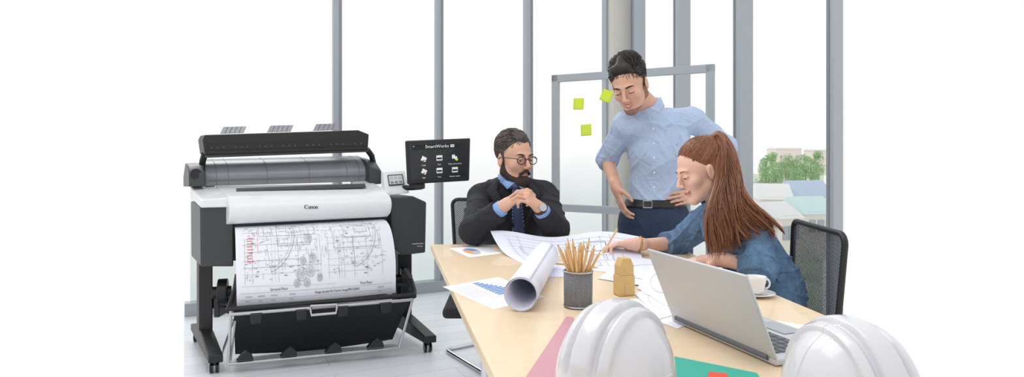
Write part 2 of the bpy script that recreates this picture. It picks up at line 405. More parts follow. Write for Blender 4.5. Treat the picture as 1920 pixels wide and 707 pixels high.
def hair(body,c,R,s,mats,cfg,ax,extra=None,n=1500,comb=(.3,-1,.1),ln=.03,vol=.06,seed=1,sb=True):
    L=lambda x,y,z:c+R@V((x,y,z))*s
    S=SDF();S.ell(L(*HC),[q*s for q in HE],R,.01)
    if extra: extra(S,L)
    (y0,z0),(y1,z1)=cfg;pnl=V((0,(z0-z1),-(y0-y1))).normalized();S.cut(L(0,y0,z0),R@pnl)
    if sb:
        for q in (-1,1): S.cone(L(q*.073,.0,.03),L(q*.0705,.010,-.010),.008*s,.004*s,.008)
    base=sobj('hair',S,ax,mats[0],body)
    rr=random.Random(seed);b=MB();k=0
    while k<n:
        v=V((rr.gauss(0,1),rr.gauss(0,1),rr.gauss(0,1))).normalized()
        p=V((HC[0]+v.x*HE[0],HC[1]+v.y*HE[1],HC[2]+v.z*HE[2]))
        if (p-V((0,y0,z0))).dot(pnl)>-.002: continue
        k+=1
        top=max(0,min(1,(v.z-.1)/.6));d=lerp(V((0,-.45,-.9)),V(comb),top)+V((rr.uniform(-.2,.2),rr.uniform(-.2,.2),rr.uniform(-.2,.2)));d.normalize()
        l=ln*(.45+.55*top)*rr.uniform(.7,1.2);vv=(vol*(.25+.75*top))*rr.uniform(.4,1.1);pts=[];q=p
        for i in range(6):
            t=i/5;pts.append(L(*onhead(q,.99+vv*math.sin(min(1,t*1.3)*math.pi*.55))));q=q+d*(l/5)
        m=0 if rr.random()<.6 else 1
        b.tube(pts,[.0011,.0013,.0012,.001,.0007,.0003],4,m)
    b.obj('hair_strands',[mats[1],mats[2]],base,180);return base
# ================================================================= ROOM
fl=MB();fl.prism([(-2.345,4.575,0),(-.36,.7,0),(.9,.7,0),(1.74,3.40,0),(1.2,5.95,0),(1.0,6.12,0)],(0,0,-.08));fl.obj('floor',['floor'],kind='structure',smooth=0)
fL=lambda i:V((-1.353+.747*i,4.95+.354*i,0));gR=lambda j:V((1.165+.180*j,5.9-.841*j,0))
RL=Matrix(((.904,-.428,0),(.428,.904,0),(0,0,1)))
RR=Matrix(((.209,.978,0),(-.978,.209,0),(0,0,1)))
n=0
for i,w in ((0,.064),(1,.058),(2,.066),(3,.06)):
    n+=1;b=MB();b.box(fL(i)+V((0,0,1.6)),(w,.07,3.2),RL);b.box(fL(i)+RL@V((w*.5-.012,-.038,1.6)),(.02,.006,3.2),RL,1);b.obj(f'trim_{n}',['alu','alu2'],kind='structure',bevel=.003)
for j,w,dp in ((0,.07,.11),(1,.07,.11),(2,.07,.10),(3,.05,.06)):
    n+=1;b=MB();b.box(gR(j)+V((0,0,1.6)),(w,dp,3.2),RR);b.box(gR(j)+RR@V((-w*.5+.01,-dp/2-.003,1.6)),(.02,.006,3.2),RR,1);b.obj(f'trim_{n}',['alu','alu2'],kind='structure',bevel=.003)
for a,c,R in ((fL(-1.27),fL(3),RL),(gR(0),gR(3),RR)):
    n+=1;b=MB();m=(a+c)/2;L=(a-c).length;b.box(m+V((0,0,.045)),(L,.09,.09),R);b.box(m+V((0,0,3.16)),(L,.09,.08),R);b.obj(f'trim_{n}',['alu'],kind='structure',bevel=.003)
b=MB();b.box((fL(3.02)+gR(-.05))/2+V((.0,.02,1.6)),(.26,.1,3.2),RL);b.obj('wall_corner',['beige'],kind='structure')
wn=0
for a,c,R in [(fL(-1.27),fL(0),RL),(fL(0),fL(1),RL),(fL(1),fL(2),RL),(fL(2),fL(3),RL),(gR(0),gR(1),RR),(gR(1),gR(2),RR),(gR(2),gR(3),RR)]:
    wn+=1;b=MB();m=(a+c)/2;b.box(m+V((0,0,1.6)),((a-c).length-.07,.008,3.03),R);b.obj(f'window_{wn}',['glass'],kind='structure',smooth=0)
# outside
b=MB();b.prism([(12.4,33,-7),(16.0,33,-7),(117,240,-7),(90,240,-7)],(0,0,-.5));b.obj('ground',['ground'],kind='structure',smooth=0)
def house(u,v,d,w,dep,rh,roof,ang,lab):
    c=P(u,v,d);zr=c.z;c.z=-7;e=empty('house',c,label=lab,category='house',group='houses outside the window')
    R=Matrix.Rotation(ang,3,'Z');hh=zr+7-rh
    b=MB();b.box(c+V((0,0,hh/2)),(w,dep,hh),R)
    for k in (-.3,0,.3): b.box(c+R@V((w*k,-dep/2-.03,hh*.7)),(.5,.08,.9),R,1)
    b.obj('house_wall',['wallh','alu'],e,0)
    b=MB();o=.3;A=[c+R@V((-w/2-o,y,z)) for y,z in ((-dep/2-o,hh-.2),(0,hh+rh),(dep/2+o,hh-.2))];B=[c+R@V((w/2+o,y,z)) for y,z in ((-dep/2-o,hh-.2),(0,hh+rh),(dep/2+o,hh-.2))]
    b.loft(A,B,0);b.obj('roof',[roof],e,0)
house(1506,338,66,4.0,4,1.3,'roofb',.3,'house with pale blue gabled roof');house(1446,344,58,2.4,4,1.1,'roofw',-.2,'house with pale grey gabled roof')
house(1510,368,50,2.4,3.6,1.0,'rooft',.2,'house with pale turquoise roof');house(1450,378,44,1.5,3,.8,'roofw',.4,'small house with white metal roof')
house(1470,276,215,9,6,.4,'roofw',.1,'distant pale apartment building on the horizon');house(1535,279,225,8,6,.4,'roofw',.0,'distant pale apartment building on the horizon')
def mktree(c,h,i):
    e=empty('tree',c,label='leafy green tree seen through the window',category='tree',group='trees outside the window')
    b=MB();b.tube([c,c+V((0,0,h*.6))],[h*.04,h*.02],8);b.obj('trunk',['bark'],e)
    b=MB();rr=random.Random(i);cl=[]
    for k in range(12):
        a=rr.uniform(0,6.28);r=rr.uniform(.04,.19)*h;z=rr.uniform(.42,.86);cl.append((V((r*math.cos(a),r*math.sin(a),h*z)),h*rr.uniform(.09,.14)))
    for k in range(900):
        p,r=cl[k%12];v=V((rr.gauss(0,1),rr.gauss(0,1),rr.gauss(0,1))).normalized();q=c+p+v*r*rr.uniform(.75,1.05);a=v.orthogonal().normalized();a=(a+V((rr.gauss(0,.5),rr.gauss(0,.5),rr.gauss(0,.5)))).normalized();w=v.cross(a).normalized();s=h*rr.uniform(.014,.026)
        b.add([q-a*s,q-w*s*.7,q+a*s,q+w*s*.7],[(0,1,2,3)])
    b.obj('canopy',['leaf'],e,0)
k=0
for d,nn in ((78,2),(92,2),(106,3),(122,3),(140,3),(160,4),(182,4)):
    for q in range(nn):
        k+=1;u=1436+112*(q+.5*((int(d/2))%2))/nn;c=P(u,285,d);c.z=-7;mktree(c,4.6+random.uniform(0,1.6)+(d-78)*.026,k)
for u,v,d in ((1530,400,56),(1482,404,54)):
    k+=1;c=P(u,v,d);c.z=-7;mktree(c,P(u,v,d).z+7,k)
# glass board
A=V((.3075,4.5,0));B_=V((1.224,3.95,0));bd=(B_-A).normalized();bn=V((bd.y,-bd.x,0));RB=Matrix((bd,-bn,V((0,0,1)))).transposed()
def bpt(u,v):
    k=(u-960)/F;s=(k*A.y-A.x)/((B_.x-A.x)-k*(B_.y-A.y));p=lerp(A,B_,s);return V((p.x,p.y,H-(v-HY)/F*p.y))
e=empty('presentation_board',(A+B_)/2,label='glass presentation board in a grey metal frame on a stand',category='board')
b=MB()
for p in (A,B_): b.box(p+V((0,0,.86)),(.05,.035,1.66),RB)
b.box((A+B_)/2+V((0,0,1.665)),((B_-A).length+.05,.035,.05),RB);b.box((A+B_)/2+V((0,0,.76)),((B_-A).length,.035,.05),RB)
for p in (A,B_): b.box(p+V((0,0,.02)),(.05,.5,.035),RB)
b.obj('board_frame',['alu'],e,bevel=.003)
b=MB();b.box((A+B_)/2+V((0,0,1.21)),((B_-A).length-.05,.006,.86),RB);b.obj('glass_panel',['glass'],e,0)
for u,v,m,a in ((1086,195,'lime',.03),(1138,180,'lime',.4),(1100,244,'lime',-.06),(1166,268,'pink',.1)):
    c=bpt(u,v)+bn*.008;R=RB@Matrix.Rotation(a,3,'Y');b=MB()
    def fn(s,t): return c+R@V(((s-.5)*.078,-.006*(1-t)**2*1.0,(t-.5)*.078))
    b.surf(fn,4,6);b.obj('sticky_note',[m],thick=.0006,label=('lime green' if m=='lime' else 'pink')+' square sticky note on the glass board',category='sticky note',group='sticky notes on the board')
# ================================================================= PRINTER
OX,OD=-1.54,3.32
Wx,Wy=math.cos(math.radians(18)),math.sin(math.radians(18));Dx,Dy=-math.sin(math.radians(33)),math.cos(math.radians(33))
WV=V((Wx,Wy,0));DV=V((Dx,Dy,0))
def afr(u,b):
    k=(u-960)/F;return (k*(OD+b*Dy)-OX-b*Dx)/(Wx-k*Wy)
def Ba(a,b,v):
    d=OD+a*Wy+b*Dy;return V((OX+a*Wx+b*Dx,d,H-(v-HY)/F*d))
def Az(a,b,z): return V((OX+a*Wx+b*Dx,OD+a*Wy+b*Dy,z))
def Q(u,v,b): return Ba(afr(u,b),b,v)
pr=empty('large_format_printer',Az(.55,.35,0),label='white and dark grey wide-format plotter printer with overhead scanner',category='printer')
def qbox(b,q,b0,dep,m=0):
    f=[Q(u,v,b0) for u,v in q];bk=[p+DV*dep for p in f]
    b.hexa([f[0],f[1],bk[1],bk[0],f[3],f[2],bk[2],bk[3]],m);return b
b=MB();qbox(b,[(376,500),(438,500),(438,388),(375,386)],.15,.40);b.obj('ink_cover',['dark'],pr,bevel=.008,label='dark grey side ink tank housing')
b=MB();f=[(754,479),(798,474),(800,379),(775,368),(733,369),(735,462)];A=[Q(u,v,.13) for u,v in f];b.loft(A,[p+DV*.42 for p in A]);ink=b.obj('ink_cover',['dark'],pr,bevel=.008,label='dark grey side ink tank housing')
scr=lambda x,y:Q(783+x,457-y,.125)
b=MB();b.text('imagePROGRAF',scr,3.2,0,0);b.text('TM-340',scr,3.2,4,-5);b.obj('lettering',['whiteink'],ink,0)
prof=[(.16,421,407),(.10,420,406),(.06,413,399),(.045,403,389),(.043,392,380),(.055,381,372),(.08,372,366),(.12,366,361),(.2,361,355),(.35,355,350),(.52,349,344)]
aL,aR=afr(427,.1),afr(728,.1)
A=[Ba(aL,q[0],q[1]) for q in prof];Bq=[Ba(aR,q[0],q[2]) for q in prof]
A.append(A[-1]-V((0,0,.2)));Bq.append(Bq[-1]-V((0,0,.2)))
b=MB();b.loft(A,Bq);cov=b.obj('front_cover',['wplastic'],pr,bevel=.006)
b=MB();f=[Q(376,390,.12),Q(428,389,.12),Q(428,370,.12),Q(376,376,.12)]
bk=[Ba(afr(376,.12),.56,372),Ba(aL,.56,372),Ba(aL,.56,347),Ba(afr(376,.12),.56,349)]
b.hexa([f[0],f[1],bk[1],bk[0],f[3],f[2],bk[2],bk[3]]);b.obj('end_cover',['wplastic'],pr,bevel=.008)
b=MB();f=[Q(700,368,.15),Q(733,368,.15),Q(733,360,.15),Q(700,361,.15)];bk=[Ba(afr(700,.15),.55,356),Ba(afr(733,.15),.55,356),Ba(afr(733,.15),.55,336),Ba(afr(700,.15),.55,338)];b.hexa([f[0],f[1],bk[1],bk[0],f[3],f[2],bk[2],bk[3]]);b.obj('end_cover',['wplastic'],pr,bevel=.006)
b=MB()
b.hexa([Q(443,361,.23),Q(686,352,.23),Q(684,346,.36),Q(443,355,.36)]+[p+V((0,0,.006)) for p in (Q(443,361,.23),Q(686,352,.23),Q(684,346,.36),Q(443,355,.36))]);b.obj('top_slot',['dark'],cov,0)
cvf=lambda x,y:Q(x,y,.052)-DV*.014
def serif(b,x0,y0,s):
    f=lambda x,y:cvf(x0+x*s,y0-y*s)
    def st(pts,ws):
        L_=[];R_=[]
        for i,(x,y) in enumerate(pts):
            a=pts[max(0,i-1)];c=pts[min(len(pts)-1,i+1)];dx,dy=c[0]-a[0],c[1]-a[1];l=math.hypot(dx,dy) or 1;w=ws[i]/2
            L_.append(f(x-dy/l*w,y+dx/l*w));R_.append(f(x+dy/l*w,y-dx/l*w))
        n_=len(pts);b.add(L_+R_,[(i,i+1,n_+i+1,n_+i) for i in range(n_-1)])
    def arc(cx,cy,rx,ry,a0,a1,w0,w1,n_=14):
        pts=[];ws=[]
        for i in range(n_+1):
            a=math.radians(lerp(a0,a1,i/n_));pts.append((cx+rx*math.cos(a),cy+ry*math.sin(a)));ws.append(lerp(w0,w1,abs(math.cos(a))))
        st(pts,ws)
    arc(.36,.36,.30,.36,42,318,.06,.17);st([(.57,.72),(.58,.48)],[.05,.10])
    def n_(x):
        st([(x+.08,.48),(x+.08,.0)],[.13,.13]);st([(x+.0,.01),(x+.17,.01)],[.05,.05]);st([(x,.46),(x+.1,.46)],[.05,.05])
        arc(x+.25,.28,.13,.19,150,0,.05,.13);st([(x+.38,.28),(x+.38,.0)],[.13,.13]);st([(x+.30,.01),(x+.47,.01)],[.05,.05])
    arc(.93,.34,.13,.14,150,0,.06,.12);st([(1.06,.34),(1.06,.05),(1.13,.02)],[.13,.13,.05]);arc(.93,.13,.13,.13,60,330,.05,.12)
    n_(1.2);arc(1.94,.24,.20,.24,0,360,.05,.13,22);n_(2.22)
b=MB();serif(b,569.5,391,9.4);b.obj('lettering',['blackink'],cov,0)
b=MB();b.box(Q(478,366,.07)-DV*.005,(.07,.004,.003),frame(DV));b.obj('cover_grip',['wplastic2'],cov,0)
prof=[(.5,349,340),(.49,338,328),(.50,325,315),(.54,312,303),(.60,303,296),(.70,299,292),(.78,302,294)]
a0,a1=afr(386,.5),afr(690,.5)
A=[Ba(a0,q[0],q[1]) for q in prof]+[Ba(a0,.78,350)];Bq=[Ba(a1,q[0],q[2]) for q in prof]+[Ba(a1,.78,340)]
b=MB();b.loft(A,Bq);rc=b.obj('roll_cover',['smoke'],pr)
b=MB()
for t in (0.06,.13,.36,.62,.86,.94):
    b.tube([lerp(A[i],Bq[i],t)-DV*.001+V((0,0,.001)) for i in range(6)],.0014,6)
b.tube([lerp(A[1],Bq[1],0.02)-DV*.006,lerp(A[1],Bq[1],.98)-DV*.006],.004,6)
b.obj('cover_rib',['rib'],rc)
b=MB();b.loft([Ba(afr(353,.45),q[0],q[1]) for q in ((.42,350),(.42,326),(.48,312),(.6,306),(.7,330),(.7,350))],[Ba(afr(383,.45),q[0],q[1]) for q in ((.42,350),(.42,324),(.48,310),(.6,305),(.7,328),(.7,348))]);b.obj('roll_housing',['dark'],pr,bevel=.006)
b=MB();b.loft([Ba(afr(690,.45),q[0],q[1]) for q in ((.42,346),(.42,312),(.5,299),(.65,293),(.75,320),(.75,340))],[Ba(afr(712,.45),q[0],q[1]) for q in ((.42,345),(.42,320),(.5,306),(.65,298),(.75,320),(.75,340))]);b.obj('roll_housing',['dark'],pr,bevel=.006)
b=MB()
b.cyl(Q(367,326,.42)-DV*.004,Q(367,326,.42)+DV*.01,.03);b.obj('roll_knob',['black'],pr)
b=MB();b.hexa([Az(.0,.2,.55),Az(1.1,.2,.55),Az(1.1,.62,.55),Az(0,.62,.55),Ba(0,.2,385),Ba(1.1,.2,385),Ba(1.1,.62,352),Ba(0,.62,358)]);b.obj('chassis',['dark'],pr,bevel=.005)
sn=MB();f=[(384,290),(690,281),(692,252),(672,244),(384,253),(380,262)]
A=[Q(u,v,.42) for u,v in f];sn.loft(A,[p+DV*.2 for p in A]);scn=sn.obj('scanner',['black'],pr,bevel=.006)
b=MB();qbox(b,[(386,282),(688,273),(688,262),(386,271)],.412,.01);
for i in range(26):
    u=396+i*11.2
    if i%4!=3:
        b.add([Q(u+dx,278-(u-386)*.029+dy,.408) for dx,dy in ((0,0),(2.2,0),(2.2,-1.2),(0,-1.2))],[(0,1,2,3)],1)
b.obj('scanner_lip',['black2','rib'],scn,0)
b=MB();qbox(b,[(386,296),(692,285),(690,279),(386,290)],.44,.1);b.obj('scanner_base',['dark'],scn,bevel=.003)
b=MB();b.tube([Q(384,288,.5),Q(380,302,.52),Q(378,320,.55)],.018,10);b.obj('scanner_arm',['black'],pr)
b=MB();b.tube([Q(688,280,.5),Q(697,292,.52),Q(700,306,.55)],.018,10);b.obj('scanner_arm',['black'],pr)
for u,v in ((413,251),(501,248.5),(587,245.5)):
    b=MB();c=[Q(u,v,.55),Q(u+44,v-1.5,.55),Q(u+49,v-13,.62),Q(u+6,v-12,.62)]
    b.prism(c,(0,0,.003))
    for t in (.2,.4,.6,.8): b.tube([lerp(c[0],c[1],t)+V((0,-.003,.003)),lerp(c[3],c[2],t)+V((0,-.003,.003))],.001,4,1)
    b.obj('paper_guide',['smoke','dark'],scn,0)
cp=MB();f=[Q(724,367,.2),Q(768,362,.2),Q(759,320,.3),Q(718,322,.3)];g=[f[0]+DV*.08,f[1]+DV*.08,f[2]+DV*.03,f[3]+DV*.03]
cp.hexa([f[0],f[1],g[1],g[0],f[3],f[2],g[2],g[3]]);cpo=cp.obj('control_panel',['wplastic'],pr,bevel=.006)
def cpf(x,y): return lerp(lerp(f[0],f[1],x),lerp(f[3],f[2],x),y)-DV*.006+V((0,0,.002))
b=MB();b.rect(cpf,.16,.38,.84,.84,0)
b.rect(lambda x,y:cpf(x,y)-DV*.001,.2,.43,.8,.8,1)
g2=lambda x,y:cpf(x,y)-DV*.002
for i in range(3): b.rect(g2,.24+i*.19,.62,.38+i*.19,.76,2);b.rect(g2,.24+i*.19,.46,.38+i*.19,.56,3)
b.obj('screen',['black','lcd','inkl','ink'],cpo,0)
f=[P(764,346,3.72),P(880,339,3.80),P(882,259,3.80),P(760,264,3.72)];mn=(f[1]-f[0]).cross(f[3]-f[0]).normalized();mn=mn if mn.y>0 else -mn
b=MB();g=[p+mn*.045 for p in f];b.hexa([f[0],f[1],g[1],g[0],f[3],f[2],g[2],g[3]]);mo=b.obj('monitor',['black'],pr,bevel=.008,label='dark touchscreen monitor')
def mf(x,y,l=.002): return lerp(lerp(f[0],f[1],x),lerp(f[3],f[2],x),y)-mn*l
b=MB();b.rect(lambda x,y:mf(x,y,.0015),.06,.1,.95,.93,0)
m2=lambda x,y:mf(x/1.5,y,.003);m3=lambda x,y:mf(x/1.5,y,.004);m4=lambda x,y:mf(x/1.5,y,.005)
b.rect(m2,.15,.78,1.36,.9,1)
b.text('SmartWorks',m3,.105,.72,.84,2);b.rect(m3,1.03,.81,1.12,.87,2);b.text('MFP',m4,.04,1.075,.84,1);b.rect(m3,.17,.85,.19,.87,2)
names=['Copy','Scan','Copy and archive','Edit','Print','Recent copies']
for i in range(6):
    x=.40+(i%3)*.37;y=.56 if i<3 else .27
    b.text(names[i],m3,.045,x,y-.14,2)
    if i in (0,3): 
        b.add([m3(x+dx,y+dy) for dx,dy in ((-.07,-.02),(.03,-.07),(.08,.02),(-.02,.08))],[(0,1,2,3)],2);b.rect(m3,x-.03,y-.05,x+.05,y+.0,3)
        b.rect(m4,x+.04,y-.06,x+.06,y-.03,5)
    elif i==2:
        b.rect(m3,x-.07,y-.02,x,y+.07,2);b.rect(m3,x,y-.05,x+.05,y+.03,2);b.rect(m4,x+.02,y-.07,x+.07,y-.02,4)
    else:
        b.rect(m3,x-.07,y-.05,x+.07,y+.07,2);b.rect(m4,x-.06,y-.02,x+.06,y+.02,1);b.rect(m4,x-.05,y-.06,x+.05,y-.045,3)
b.obj('screen',['screen','blackink','whiteink','ink','lime','inkr'],mo,0)
b=MB();b.tube([P(792,340,3.8),P(790,351,3.8),P(772,352,3.82),P(735,352,3.9)],.016,10);b.box(P(782,349,3.78),(.09,.05,.03));b.obj('monitor_arm',['black'],pr,bevel=.003)
def caster(p,par):
    b=MB()
    for s in (-.014,.014): b.cyl(p+WV*(s-.008)+V((0,0,.028)),p+WV*(s+.008)+V((0,0,.028)),.028,n=20)
    b.box(p+V((0,0,.055)),(.03,.03,.03));b.obj('caster',['black2'],par,bevel=.002)
for ul,ur in ((372,398),(744,770)):
    al,ar=afr(ul,.36),afr(ur,.36);am=(al+ar)/2
    b=MB();b.hexa([Az(al,.34,.1),Az(ar,.34,.1),Az(ar,.44,.1),Az(al,.44,.1),Az(al,.34,.6),Az(ar,.34,.6),Az(ar,.44,.6),Az(al,.44,.6)])
    pz=((-.02,.06),(-.02,.1),(.3,.15),(.48,.15),(.72,.1),(.72,.06))
    b.loft([Az(am-.035,q[0],q[1]) for q in pz],[Az(am+.035,q[0],q[1]) for q in pz])
    lg=b.obj('leg',['black'],pr,bevel=.006)
    caster(Az(am,.02,0),lg);caster(Az(am,.68,0),lg)
b=MB();b.box((Az(.05,.4,.3)+Az(1.02,.4,.3))/2,(.99,.03,.09),Matrix((WV,V((-Wy,Wx,0)),V((0,0,1)))).transposed());b.obj('crossbar',['dark'],pr)
bk=MB()
def rod(b,p,q,r,m=0): b.cyl(p,q,r,n=10,m=m)
rod(bk,Q(428,580,-.02),Q(776,553,-.02),.013,0);rod(bk,Q(440,556,.14),Q(770,533,.14),.011,0)
for pts in (((446,515,.16),(441,545,.12),(432,572,.02),(428,584,-.02)),((758,505,.16),(770,525,.12),(776,545,.02),(776,556,-.02))): bk.tube([Q(*p) for p in pts],.016,10)
bko=bk.obj('output_basket',['black'],pr)
b=MB();rod(b,Q(432,590,-.035),Q(774,562,-.035),.009);rod(b,Q(428,683,-.03),Q(748,652,-.03),.009)
rod(b,Q(433,583,-.03),Q(428,684,-.03),.008);rod(b,Q(774,560,-.03),Q(748,653,-.03),.008);rod(b,Q(438,600,.06),Q(414,670,.2),.006)
rod(b,Q(441,601,-.02),Q(432,676,.03),.006)
b.obj('silver_rod',['silver'],bko)
def clf(s,t):
    p0=Q(438+3*t,lerp(584,664,t),-.03+.30*math.sin(t*1.4));p1=Q(768-32*t,lerp(560,636,t),-.03+.30*math.sin(t*1.4));p=lerp(p0,p1,s);p.z-=.02*math.sin(math.pi*s)*t;return p
b=MB();b.surf(clf,24,12);b.obj('sling_cloth',['cloth'],bko,180,thick=.003)
b=MB();b.tube([Q(582,576,-.06),Q(584,591,-.07),Q(630,587,-.07),Q(632,572,-.06)],.008,8);rod(b,Q(582,574,-.05),Q(632,571,-.05),.007);b.obj('handle',['silver'],bko)
for u,v in ((481,600),(566,593),(643,586),(724,579)):
    b=MB();qbox(b,[(u-9,v+9),(u+9,v+7),(u+11,v-12),(u-11,v-10)],-.055,.03);b.obj('clip',['black'],bko,bevel=.004)
for u,v in ((461,670),(543,662),(627,654),(706,646)):
    b=MB();A=[Q(x,y,-.05) for x,y in ((u-17,v+8),(u+15,v+5),(u+12,v-5),(u+2,v-12),(u-8,v-4))];b.loft(A,[p+DV*.03 for p in A]);b.obj('clip',['black'],bko,bevel=.003)
for u,v,r in ((416,548,.075),(757,524,.07)):
    p=Q(u,v,.3);b=MB();b.cyl(p-WV*.02,p+WV*.03,r,n=28);b.cyl(p-WV*.05,p+WV*.05,r*.45,n=20);b.box(p+V((0,0,-.06))+DV*.05,(.03,.1,.16));b.obj('roll_holder',['black'],pr,bevel=.004)
# printed plan
pp=[(.155,426,411),(.09,430,415),(.05,445,430),(.02,475,458),(.0,510,490),(.0,545,523),(.03,574,549)]
def plan(x,y,l=0):
    t=min(max(y,0),1)*(len(pp)-1);i=min(int(t),len(pp)-2);w=t-i
    def cm(k):
        p=[pp[max(0,min(len(pp)-1,i+o))][k] for o in (-1,0,1,2)]
        return .5*((2*p[1])+(-p[0]+p[2])*w+(2*p[0]-5*p[1]+4*p[2]-p[3])*w*w+(-p[0]+3*p[1]-3*p[2]+p[3])*w**3)
    bb,vl,vr=cm(0),cm(1),cm(2)
    ur=716+26*math.sin(min(1,y*1.35)*math.pi/2)
    p=Q(lerp(440,444,y),vl,bb);q=Q(ur,vr,bb);r=lerp(p,q,x)-DV*(l+.018*math.sin(math.pi*x)*y);return r
b=MB();b.surf(lambda s,t:plan(s,t),20,36,0)
pf=lambda x,y:plan(x/2,1-y,.0035)
def circ(b,cx,cy,r,w,m,a0=0,a1=360,n=18): b.line(pf,[(cx+r*math.cos(math.radians(a0+(a1-a0)*i/n)),cy+r*math.sin(math.radians(a0+(a1-a0)*i/n))) for i in range(n+1)],w,m)
b.line(pf,[(.04,.13),(1.95,.13)],.003,2,4);b.line(pf,[(.04,.07),(1.95,.07)],.003,2,4);b.line(pf,[(.06,.2),(1.2,.17)],.003,2,4)
for x in (.1,.19,.42,.46,.5,.74,.98,1.02,1.12,1.25,1.28,1.32,1.45,1.62,1.82): b.line(pf,[(x,.22),(x+.01,.98)],.0026,random.choice((1,2)),4)
for y in (.94,.9,.86,.8,.72,.63,.57,.5,.42,.36,.3): b.line(pf,[(.08,y),(.75+.4*random.random(),y)],.0026,random.choice((1,2)),3);b.line(pf,[(1.1,y-.02),(1.6+.3*random.random(),y-.02)],.0026,random.choice((1,2)),3)
for (x0,y0,x1,y1) in ((.28,.66,.98,.92),(.5,.55,.9,.85),(1.2,.5,1.8,.9),(1.35,.6,1.7,.8),(.34,.7,.44,.9),(.62,.7,.8,.82),(1.5,.66,1.66,.76)): b.line(pf,[(x0,y0),(x1,y0),(x1,y1),(x0,y1),(x0,y0)],.0035,1,3)
circ(b,.3,.72,.42,.004,1,-75,20);circ(b,.3,.72,.39,.003,2,-75,20);circ(b,1.36,.72,.42,.004,1,-75,20);circ(b,1.36,.72,.39,.003,2,-75,20)
b.line(pf,[(.41,.31),(.3,.96)],.003,1,3);b.line(pf,[(1.47,.31),(1.4,.96)],.003,1,3)
for (cx,cy,r) in ((.78,.28,.06),(.89,.3,.05),(.88,.62,.05),(.92,.42,.045),(.8,.4,.035),(.72,.2,.04),(.84,.2,.04),(1.0,.24,.035)):
    circ(b,cx,cy,r,.0032,1);circ(b,cx,cy,r*.65,.005,2);circ(b,cx,cy,r*.3,.007,2)
    for a in range(6): b.line(pf,[(cx,cy),(cx+r*math.cos(a*1.05),cy+r*math.sin(a*1.05))],.003,2)
for i in range(9): b.line(pf,[(.13,.64-i*.028),(.13+random.uniform(.04,.10),.64-i*.028)],.006,3)
b.line(pf,[(.26,.9),(.26,.5),(.2,.5)],.003,3,3);b.line(pf,[(.2,.72),(.27,.72)],.005,3)
for i in range(260): 
    x=random.uniform(.1,1.85);y=random.uniform(.25,.97);b.line(pf,[(x,y),(x+random.uniform(.012,.045),y)],random.choice((.004,.007)),random.choice((1,2,2)))
for i in range(150):
    x=random.uniform(.1,1.75);y=random.uniform(.3,.95);b.line(pf,[(x,y),(x,y-random.uniform(.02,.07))],.003,random.choice((1,2,2)))
b.text('Ground Floor',pf,.038,.5,.155,4);b.text('First Floor',pf,.038,1.6,.155,4);b.text('Image sample for Canon imagePROGRAF',pf,.034,1.22,.1,4)
for x in (.1,.25,.4,.62,1.75): b.line(pf,[(x,.1),(x+.08,.1)],.01,2);b.line(pf,[(x,.055),(x+.05,.055)],.008,2)
b.obj('printed_plan',['paper','ink','inkl','inkr','blackink'],smooth=180,label='large architectural floor plan sheet emerging from the plotter',category='paper')
# ================================================================= TABLE
tb=empty('meeting_table',(.2,1.8,0),label='light maple meeting table with metal legs',category='table')
tp=[(-.352,2.775),(.70,2.77),(.735,1.85),(.775,1.52),(.60,.75),(.045,.75)]
b=MB();b.prism([(x,y,.722) for x,y in tp],(0,0,.028));b.obj('tabletop',['wood'],tb,0,bevel=.004)
for x,y in ((-.1,2.5),(.58,2.62),(.12,.9),(.50,.95)):
    b=MB();b.tube([(x,y,.725),(x,y,.0)],.022,16);b.cyl((x,y,0),(x,y,.012),.035,n=16);b.obj('leg',['chrome'],tb)
TZ=.7505
def sheet(cs,draw,name,mats,lab,z=TZ,lift=None,cat='paper',n=8):
    c=[V((p.x,p.y,z)) for p in cs]
    def fn(x,y,l=0):
        p=lerp(lerp(c[0],c[1],x),lerp(c[3],c[2],x),y);p.z+=l+(lift(x,y) if lift else 0);return p
    b=MB();b.surf(fn,n,n,0);
    if draw: draw(b,lambda x,y:fn(x,y,.0012))
    b.obj(name,mats,smooth=180,thick=0,label=lab,category=cat);return fn
def dr(b,f):
    r=random.Random(3)
    for i in range(16):
        y=.05+i*.058;b.line(f,[(.06+.02*r.random(),y),(r.uniform(.5,.95),y)],.003,1,10)
    for i in range(12):
        x=.1+i*.07;b.line(f,[(x,r.uniform(.02,.3)),(x,r.uniform(.6,.97))],.003,1,10)
    for i in range(8):
        x=r.uniform(.1,.7);y=r.uniform(.1,.7);b.line(f,[(x,y),(x+.15,y),(x+.15,y+.16),(x,y+.16),(x,y)],.003,2,3)
c=[T(985,497),T(1215,517),V((.52,2.62,0)),V((-.09,2.66,0))]
sheet(c,dr,'blueprint',['lilac','inkl','ink'],'large blueprint sheet spread across the table with curled edge',lift=lambda x,y:.06*max(0,y-.45)**2/.3+.018*math.sin(x*9+1)*max(0,y-.3),n=24)
sheet([T(1120,522,.752),T(1250,545,.752),T(1330,505,.752),T(1180,480,.752)],lambda b,f:[b.line(f,[(.5+.3*math.cos(a/8),.5+.3*math.sin(a/8)) for a in range(0,51)],.008,1)],'document',['lilac','inkl'],'loose printed sheet on the table',z=.7515,lift=lambda x,y:.004*x)
def bars(b,f):
    for i in range(10):
        x=.08+i*.058;b.rect(f,x,.46,x+.030,.56+.036*i,1)
    for i in range(5): b.line(f,[(.05,.46+i*.1),(.7,.46+i*.1)],.005,2)
    for i in range(7): b.line(f,[(.1,.36-i*.045),(.6,.36-i*.045)],.008,2);b.line(f,[(.75,.86-i*.06),(.93,.86-i*.06)],.006,2)
sheet([T(830,538),T(925,581),T(1022,557),T(935,520)],bars,'chart_sheet',['paper','blue','inkl'],'white report sheet with a rising blue bar chart')
